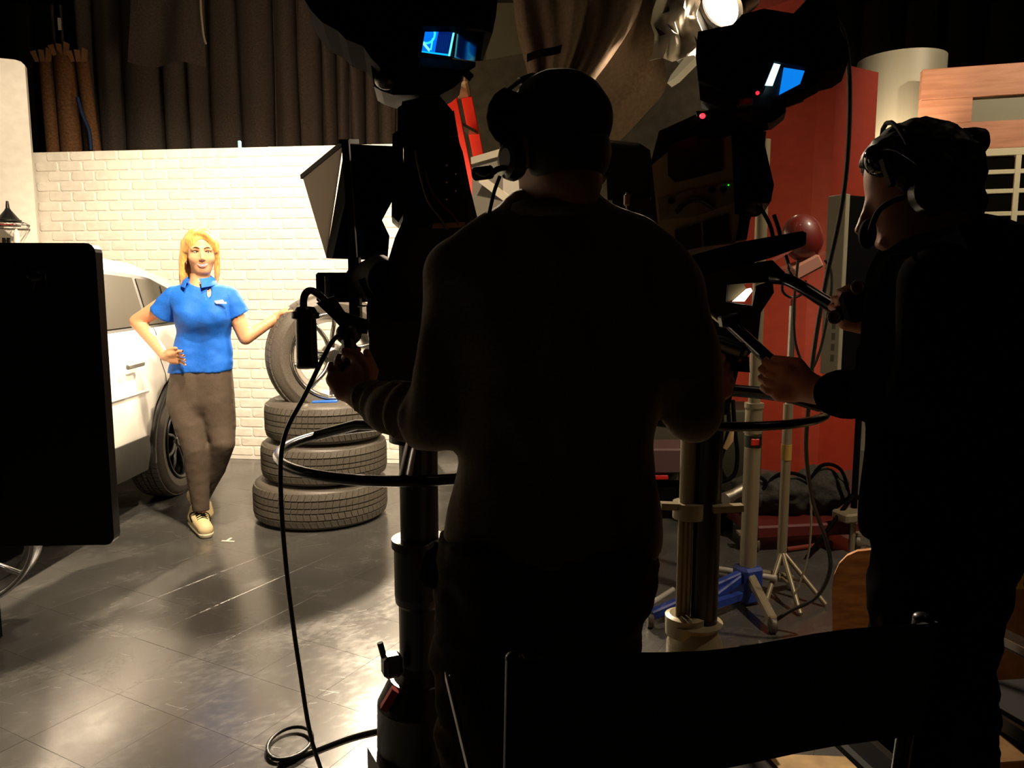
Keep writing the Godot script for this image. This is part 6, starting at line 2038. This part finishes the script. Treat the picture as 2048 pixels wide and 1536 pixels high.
	tag(put("hanging_cable", MB.new().tube(curve(px([[1668, 30, 2.4], [1690, 80, 2.5], [1699, 170, 2.6], [1696, 300, 2.65], [1682, 420, 2.7], [1652, 560, 2.75], [1628, 700, 2.75], [1618, 800, 2.75], [1612, 900, 2.8], [1625, 1000, 2.8], [1652, 1080, 2.8], [1660, 1140, 2.85], [1632, 1195, 2.9], [1580, 1222, 2.95], [1545, 1245, 3.0]], 2.6), 6), 0.008, 8), ck), "long dark cable hanging in front of the red pillar", "cable")
	tag(put("hanging_cable", MB.new().tube(curve(px([[1596, 520, 3.2], [1588, 610, 3.2], [1590, 680, 3.2], [1604, 725, 3.2], [1616, 748, 3.1], [1640, 700, 3.1], [1660, 600, 3.1], [1662, 545, 3.1], [1650, 520, 3.1]], 3.2), 6), 0.006, 7), ck), "thinner looped cable hanging below the reddish work lamp", "cable")
	tag(put("hanging_cable", MB.new().tube(curve(px([[1612, 900, 3.0], [1622, 1010, 3.0], [1618, 1100, 3.0], [1600, 1165, 3.0], [1588, 1190, 3.0]], 3.0), 6), 0.004, 6), flat(Color(0.5, 0.48, 0.4), 0.4)), "thin pale cable dangling beside the slim stand", "cable")
	tag(put("camera_lead", MB.new().tube(curve(px([[1512, 400, 2.35], [1540, 450, 2.35], [1552, 500, 2.3], [1560, 470, 2.32], [1548, 430, 2.34]], 2.3), 6), 0.006, 7), M.black), "black lead curling under the camera with red tally lights", "cable")
	# dolly with soft bags
	var d0 := aty(1580, 0.0, 4.15)
	var dl := thing("equipment_dolly", d0, "low dark red dolly on castors loaded with bags", "dolly")
	put("deck", MB.new().box(d0 + Vector3(0, 0.11, 0), Vector3(0.62, 0.07, 0.45), Basis(Vector3.UP, 0.15), 0.01), flat(Color(0.32, 0.05, 0.04), 0.6), dl)
	for q in [[-0.32, 0.19], [-0.26, 0.22], [0.28, 0.2], [0.28, -0.2], [-0.28, -0.2]]:
		var w := d0 + Vector3(q[0], 0.042, q[1])
		put("castor", MB.new().lathe(w - Vector3(0.015, 0, 0), Vector3(1, 0, 0.25), [Vector2(0, 0), Vector2(0.036, 0), Vector2(0.042, 0.006), Vector2(0.042, 0.026), Vector2(0.036, 0.032), Vector2(0, 0.032)], 16), flat(Color(0.35, 0.32, 0.27), 0.5), dl)
		put("castor_plate", MB.new().box(w + Vector3(0, 0.045, 0), Vector3(0.06, 0.014, 0.06)), worn, dl)
	var bagm := grained(noise_tex(81, 0.08, Color(0.10, 0.098, 0.085), Color(0.2, 0.19, 0.16), 0.2, 0.8, 256), 3.0, 0.85)
	var specs := [[1560, 1015, 0.2, 0.10, 0.14, "slumped grey"], [1640, 985, 0.15, 0.12, 0.13, "upright black"], [1500, 1010, 0.11, 0.09, 0.12, "small creased"]]
	for i in specs.size():
		var q: Array = specs[i]
		var c := at(q[0], q[1], 4.15)
		c.y = 0.15 + q[3]
		var f := Field.new(c - Vector3(q[2] + 0.05, q[3] + 0.04, q[4] + 0.05), c + Vector3(q[2] + 0.05, q[3] + 0.06, q[4] + 0.05), 0.012)
		f.ell(c, Vector3(q[2], q[3], q[4]), Basis(Vector3.UP, 0.3 * i), 0.02)
		f.cap(c + Vector3(-q[2] * 0.4, q[3] * 0.5, 0.02), c + Vector3(q[2] * 0.5, q[3] * 0.35, 0.03), 0.06, 0.05, 0.04)
		f.cut(Vector3(0, 0.15, 0), Vector3.DOWN)
		f.net()
		f.wrinkle(0.03, 7.0, Vector3(1, 1.3, 1), 20 + i)
		var bg := thing("duffel_bag", c - Vector3(0, q[3], 0), q[5] + " cloth bag lying on the red dolly", "bag", "bags on the dolly")
		put("sack", f, bagm, bg)
		put("strap", MB.new().tube(curve([c + Vector3(-q[2] * 0.8, 0, q[4] * 0.6), c + Vector3(-q[2] * 0.2, q[3] * 1.25, q[4] * 0.5), c + Vector3(q[2] * 0.5, q[3] * 1.1, q[4] * 0.6), c + Vector3(q[2] * 0.9, -0.02, q[4] * 0.5)], 5), 0.01, 6), M.black, bg)
	var gl := thing("flashlight", at(1470, 988, 4.0), "short grey metal torch resting at the dolly's end", "torch")
	put("barrel", MB.new().tube([at(1492, 975, 4.0), at(1466, 990, 3.95)], 0.03, 14), M.alu, gl)
	put("head", MB.new().tube([at(1466, 990, 3.95), at(1450, 999, 3.92)], [0.03, 0.038], 14), M.alu, gl)
	tag(put("red_foot", MB.new().box(at(1700, 1022, 3.9) * Vector3(1, 0, 1) + Vector3(0, 0.2, 0), Vector3(0.14, 0.05, 0.12), Basis(Vector3.UP, 0.3), 0.01).rod(at(1700, 1022, 3.9) * Vector3(1, 0, 1) + Vector3(0.02, 0.0, 0), at(1700, 1022, 3.9) * Vector3(1, 0, 1) + Vector3(0.02, 0.2, 0), 0.015), worn), "tan metal foot bracket by the light panel", "bracket")
	# things left of the second pedestal
	var pb := thing("purple_case", at(1322, 940, 4.6) * Vector3(1, 0, 1) + Vector3(0, 0, 0), "dull purple grey case with a red edge on castors", "case")
	var pc := at(1322, 912, 4.6)
	put("box", MB.new().box(pc, Vector3(0.36, 0.15, 0.3), Basis(), 0.01), flat(Color(0.30, 0.20, 0.21), 0.6), pb)
	put("red_edge", MB.new().box(pc + Vector3(-0.06, -0.1, 0.1), Vector3(0.16, 0.03, 0.08), Basis(), 0.006), flat(Color(0.75, 0.09, 0.06), 0.5), pb)
	put("frame", MB.new().rod(pc + Vector3(-0.12, -0.08, 0.05), Vector3(pc.x - 0.12, 0.05, pc.z + 0.05), 0.02).rod(pc + Vector3(0.12, -0.08, 0.05), Vector3(pc.x + 0.12, 0.05, pc.z + 0.05), 0.02).box(pc + Vector3(0, -0.3, 0), Vector3(0.3, 0.25, 0.2)), M.black, pb)
	for k in 2:
		put("castor", MB.new().lathe(Vector3(pc.x - 0.12 + 0.24 * k - 0.015, 0.04, pc.z + 0.08), Vector3.RIGHT, [Vector2(0, 0), Vector2(0.04, 0), Vector2(0.04, 0.03), Vector2(0, 0.03)], 14), M.rubber, pb)
	tag(put("blue_cloth", MB.new().ell(at(1432, 905, 4.72), Vector3(0.06, 0.045, 0.05), Basis(Vector3.BACK, 0.6), 10, 6), flat(Color(0.09, 0.10, 0.50), 0.8)), "bundle of blue cloth against the dark grey cabinet", "cloth")
	tag(put("low_crate", MB.new().box(Vector3(at(1424, 975, 4.35).x, at(1424, 990, 4.3).y * 0.5, -4.35), Vector3(0.2, at(1424, 990, 4.3).y - 0.012, 0.2), Basis(), 0.006), M.black), "small black crate beside the second pedestal", "crate")
	var rc := thing("red_clamp", at(1424, 975, 4.3), "red plastic spring clamp beside the second pedestal", "clamp")
	put("jaw", MB.new().tube(curve(px([[1408, 958], [1428, 956], [1436, 972], [1428, 986], [1410, 990]], 4.3), 4), 0.014, 7), flat(Color(0.78, 0.10, 0.06), 0.45), rc)
	put("handle", MB.new().bar(at(1410, 960, 4.3), at(1414, 985, 4.3), 0.02, 0.014), flat(Color(0.78, 0.10, 0.06), 0.45), rc)
	var cn := thing("cable_bundle", at(1455, 900, 4.2), "bundle of grey cables with tan plugs behind the second pedestal", "cable")
	put("cables", MB.new().tube(curve(px([[1455, 800], [1458, 850], [1450, 890], [1440, 930], [1452, 960]], 4.2), 5), 0.012, 7).tube(curve(px([[1466, 800], [1470, 860], [1475, 910], [1468, 950], [1440, 965]], 4.2), 5), 0.012, 7), M.black, cn)
	put("plug", MB.new().tube([at(1464, 862, 4.17), at(1460, 880, 4.17), at(1450, 898, 4.17)], [0.012, 0.02, 0.014], 8), flat(Color(0.58, 0.46, 0.30), 0.6), cn)
	tag(put("grey_cabinet", MB.new().box(at(1405, 900, 4.95) * Vector3(1, 0, 1) + Vector3(-0.05, 0.31, 0), Vector3(0.75, 0.62, 0.4), Basis(), 0.01), flat(Color(0.20, 0.18, 0.15), 0.6)), "dark grey cabinet standing behind the purple case", "cabinet")
	# wooden stick on the floor, plywood offcut, boxes
	tag(put("red_stick", MB.new().rod(at(1572, 1122, 3.9) * Vector3(1, 0, 1) + Vector3(0, 0.016, 0), at(1662, 1108, 4.0) * Vector3(1, 0, 1) + Vector3(0, 0.016, 0), 0.014, 8), flat(Color(0.42, 0.13, 0.06), 0.6)), "reddish wooden stick lying on the dark floor", "stick")
	var ply := grained(noise_tex(83, 0.02, Color(0.50, 0.31, 0.13), Color(0.64, 0.43, 0.21)), 1.0, 0.7)
	ply.uv1_scale = Vector3(0.8, 3.5, 0.8)
	var pd := 2.35
	var pts := []
	for q in [[1664, 1480], [1664, 1175], [1668, 1150], [1678, 1128], [1694, 1112], [1714, 1103], [1742, 1100], [1900, 1098], [1905, 1480]]:
		pts.append(at(q[0], q[1], pd))
	for p in range(pts.size()):
		if pts[p].y < 0.02:
			pts[p].y = 0.0
	tag(put("plywood_board", MB.new().prism([Vector3(pts[0].x, 0.0, -pd), pts[1], pts[2], pts[3], pts[4], pts[5], pts[6], pts[7], Vector3(pts[8].x, 0.0, -pd)], Vector3(0.01, 0, -0.02)), ply), "upright plywood board with a rounded corner beside the light stands", "board")
	var card := grained(noise_tex(84, 0.04, Color(0.60, 0.45, 0.28), Color(0.68, 0.52, 0.34)), 1.2, 0.8)
	var bc := at(2075, 1180, 2.1)
	var cb := thing("cardboard_box", Vector3(bc.x, 0, bc.z), "tan cardboard box sealed with yellow tape behind the director's chairs", "box")
	put("carton", MB.new().box(Vector3(bc.x, 0.3, bc.z - 0.15), Vector3(0.34, 0.6, 0.3), Basis(Vector3.UP, -0.1), 0.004), card, cb)
	put("tape", MB.new().box(Vector3(bc.x, 0.548, bc.z - 0.15), Vector3(0.344, 0.05, 0.304), Basis(Vector3.UP, -0.1), 0.002), flat(Color(0.85, 0.72, 0.08), 0.4), cb, "yellow packing tape with black print")
	var tm := TextMesh.new()
	tm.text = "M M M"
	tm.font_size = 26
	tm.pixel_size = 0.0014
	tm.depth = 0.001
	var txt := MeshInstance3D.new()
	txt.name = "tape_print"
	txt.mesh = tm
	txt.material_override = M.black
	cb.add_child(txt, true)
	txt.transform = Transform3D(Basis(Vector3.UP, -0.1), Vector3(-0.03, 0.548, 0.0045))
	var b2 := at(1990, 1400, 1.9)
	var cb2 := thing("cardboard_box", Vector3(b2.x - 0.02, 0, b2.z), "low open tan cardboard box on the plywood sheet", "box")
	put("carton", MB.new().box(Vector3(b2.x + 0.06, 0.13, b2.z - 0.05), Vector3(0.34, 0.22, 0.18), Basis(Vector3.UP, 0.12), 0.004), card, cb2)
	put("flap", MB.new().box(Vector3(b2.x + 0.06, 0.245, b2.z + 0.08), Vector3(0.34, 0.006, 0.12), Basis(Vector3.UP, 0.12) * Basis(Vector3.RIGHT, 0.35), 0.001), card, cb2)
	tag(put("plywood_sheet", MB.new().prism([Vector3(0.29, 0, -2.16), Vector3(1.9, 0, -2.05), Vector3(1.9, 0, -0.6), Vector3(0.3, 0, -0.6)], Vector3(0, 0.006, 0)), grained(noise_tex(85, 0.02, Color(0.50, 0.40, 0.25), Color(0.60, 0.49, 0.32)), 0.9, 0.7)), "tan plywood sheet lying on the floor under the director's chairs", "board")

# ---------------------------------------------------------------- monitor, rim and director's chairs in front
func director_chair(o: Vector3, turn: float, label: String) -> void:
	# own axes: x across, z towards the back of the chair; back canvas 0.76 to 0.93 high
	var t := thing("director_chair", o, label, "chair", "black director's chairs")
	var bs := Basis(Vector3.UP, turn)
	var L := func(x: float, y: float, z: float) -> Vector3: return o + bs * Vector3(x, y, z)
	var wood := flat(Color(0.02, 0.019, 0.018), 0.35)
	var canvas := flat(Color(0.018, 0.018, 0.018), 0.9)
	for s: float in [-1.0, 1.0]:
		put("back_post", MB.new().rod(L.call(s * 0.285, 0.60, 0.02), L.call(s * 0.285, 0.922, 0.05), 0.0115, 12), wood, t)
		put("post_cap", MB.new().ell(L.call(s * 0.285, 0.923, 0.05), Vector3(0.012, 0.008, 0.012)), M.satin, t)
		put("armrest", MB.new().bar(L.call(s * 0.29, 0.655, 0.06), L.call(s * 0.29, 0.655, -0.42), 0.052, 0.022, Vector3.UP, 0.006), wood, t)
		put("arm_edge", MB.new().bar(L.call(s * 0.317, 0.662, 0.06), L.call(s * 0.317, 0.662, -0.42), 0.003, 0.016), M.steel, t)
		put("front_post", MB.new().bar(L.call(s * 0.29, 0.46, -0.36), L.call(s * 0.29, 0.65, -0.36), 0.026, 0.026), wood, t)
		put("rear_post", MB.new().bar(L.call(s * 0.29, 0.46, 0.02), L.call(s * 0.29, 0.65, 0.02), 0.026, 0.026), wood, t)
		put("seat_rail", MB.new().bar(L.call(s * 0.27, 0.47, 0.05), L.call(s * 0.27, 0.47, -0.41), 0.035, 0.03), wood, t)
		put("foot_rail", MB.new().bar(L.call(s * 0.27, 0.035, 0.05), L.call(s * 0.27, 0.035, -0.41), 0.035, 0.034), wood, t)
		for z in [0.0, -0.36]:
			put("cross_leg", MB.new().bar(L.call(s * 0.27, 0.04, z + s * 0.012), L.call(-s * 0.27, 0.465, z + s * 0.012), 0.02, 0.034), wood, t)
	var rows := []
	for i in 4:
		var row := []
		for k in 13:
			var x := lerpf(-0.297, 0.297, k / 12.0)
			var y := lerpf(0.757, 0.927, i / 3.0)
			row.append(L.call(x, y + 0.004 * sin(k * 0.9), 0.05 - (0.93 - y) * 0.09 + 0.014 + 0.018 * (1.0 - pow(x / 0.3, 2.0))))
		rows.append(row)
	put("back_canvas", MB.new().sheet(rows, 0.004), canvas, t)
	rows = []
	for i in 5:
		var row := []
		for k in 9:
			var x := lerpf(-0.27, 0.27, k / 8.0)
			row.append(L.call(x, 0.487 - 0.03 * (1.0 - pow(x / 0.27, 2.0)), lerpf(0.04, -0.40, i / 4.0)))
		rows.append(row)
	put("seat_canvas", MB.new().sheet(rows, 0.004), canvas, t)

func foreground() -> void:
	# monitor on a rolling stand, seen from behind
	var d := 1.7
	var a := at(199, 487, d)
	var b := at(204, 1084, d)
	var h := a.y - b.y
	var u := Vector3(-1, 0, 0.03).normalized()
	var n := Vector3(0.03, 0, 1).normalized()
	var w := 1.12
	var c := Vector3(a.x, (a.y + b.y) * 0.5, a.z) + u * w * 0.5
	var t := thing("monitor", c - Vector3(0, h * 0.5, 0), "large black monitor on a stand, its back turned to the camera", "monitor")
	var shell := grained(noise_tex(91, 0.05, Color(0.018, 0.018, 0.017), Color(0.03, 0.029, 0.027), 0.2, 0.8, 256), 4.0, 0.45)
	var pts := []
	for q in [[-1, -1], [1, -1], [1, 1], [-1, 1]]:
		for k in 5:
			var ang: float = [PI, PI * 1.5, 0.0, PI * 0.5][[[-1, -1], [1, -1], [1, 1], [-1, 1]].find(q)] + PI * 0.5 * k / 4.0
			pts.append(c + u * -1.0 * (q[0] * (w * 0.5 - 0.02) + cos(ang) * 0.02) + Vector3.UP * (q[1] * (h * 0.5 - 0.02) + sin(ang) * 0.02) + n * 0.02)
	put("cabinet", MB.new().prism(pts, n * -0.03), shell, t)
	put("rear_bulge", MB.new().box(c + n * 0.03 + u * 0.05 - Vector3(0, 0.03, 0), Vector3(0.72, 0.44, 0.035), Basis(u, Vector3.UP, u.cross(Vector3.UP)), 0.012), shell, t)
	for k in 7:
		put("vent_slot", MB.new().box(c + n * 0.0215 - u * 0.43 + Vector3(0, h * 0.5 - 0.065 - k * 0.016, 0), Vector3(0.09, 0.005, 0.004), Basis(u, Vector3.UP, u.cross(Vector3.UP))), M.gloss, t)
	put("socket_panel", MB.new().box(c + n * 0.0225 - u * 0.40 + Vector3(0, h * 0.5 - 0.045, 0), Vector3(0.03, 0.03, 0.005), Basis(u, Vector3.UP, u.cross(Vector3.UP)), 0.001), M.gloss, t)
	put("bracket", MB.new().tube(px([[62, 585], [68, 555], [88, 545], [92, 575]], d - 0.05), 0.008, 7).ell(at(70, 552, d - 0.06), Vector3(0.018, 0.013, 0.012)), M.satin, t)
	put("display_panel", MB.new().box(c - n * 0.0115, Vector3(w - 0.03, h - 0.03, 0.003), Basis(u, Vector3.UP, u.cross(Vector3.UP))), M.gloss, t)
	var f := Vector3(c.x, 0, c.z - 0.03)
	var st := thing("monitor_stand", f, "black rolling stand under the large monitor", "stand")
	put("column", MB.new().box(f + Vector3(0, 0.40, 0.0), Vector3(0.09, 0.68, 0.06), Basis(), 0.006), M.black, st)
	put("base", MB.new().box(f + Vector3(0, 0.08, 0), Vector3(0.34, 0.035, 0.34), Basis(), 0.01), M.black, st)
	for q in [[-0.14, 0.14], [0.14, 0.14], [-0.14, -0.14], [0.14, -0.14]]:
		put("castor", MB.new().lathe(f + Vector3(q[0] - 0.012, 0.032, q[1]), Vector3.RIGHT, [Vector2(0, 0), Vector2(0.032, 0), Vector2(0.032, 0.024), Vector2(0, 0.024)], 14), M.rubber, st)
	# chrome wheel rim standing by the car
	var rc := at(-66, 1092, 2.85)
	var wr := thing("chrome_wheel", rc, "chrome wheel rim standing on a low black block below the monitor", "wheel rim")
	tag(put("display_block", MB.new().box(Vector3(rc.x, (rc.y - 0.24) * 0.5, rc.z), Vector3(0.14, rc.y - 0.24, 0.12), Basis(), 0.006), M.black), "low black block under the chrome wheel rim", "block")
	var ax := Vector3(0.34, 0.1, 0.93).normalized()
	var x := Vector3.UP.cross(ax).normalized()
	wr.transform = Transform3D(Basis(x, ax, x.cross(ax)).scaled_local(Vector3(0.93, 0.8, 0.93)), rc - ax * 0.15)
	M.chrome.roughness = 0.2
	child_mesh("barrel", rim_barrel, M.chrome, wr)
	child_mesh("hub", rim_hub, M.chrome, wr)
	for k in 5:
		var sp := child_mesh("spoke", rim_spoke, M.chrome, wr)
		sp.rotation.y = TAU * k / 5.0 + 0.35
	# chairs
	var p0 := at(1026, 1319, 0.877)
	var p1 := at(1905, 1236, 1.0)
	var mid := (p0 + p1) * 0.5
	director_chair(Vector3(mid.x - 0.028, 0, mid.z - 0.06), atan2(-(p1.z - p0.z), p1.x - p0.x), "black director's chair with canvas back, behind the person in the cap")
	director_chair(Vector3(1.36, 0, -1.34), 0.25, "black director's chair beside the person with the bun, mostly out of sight")
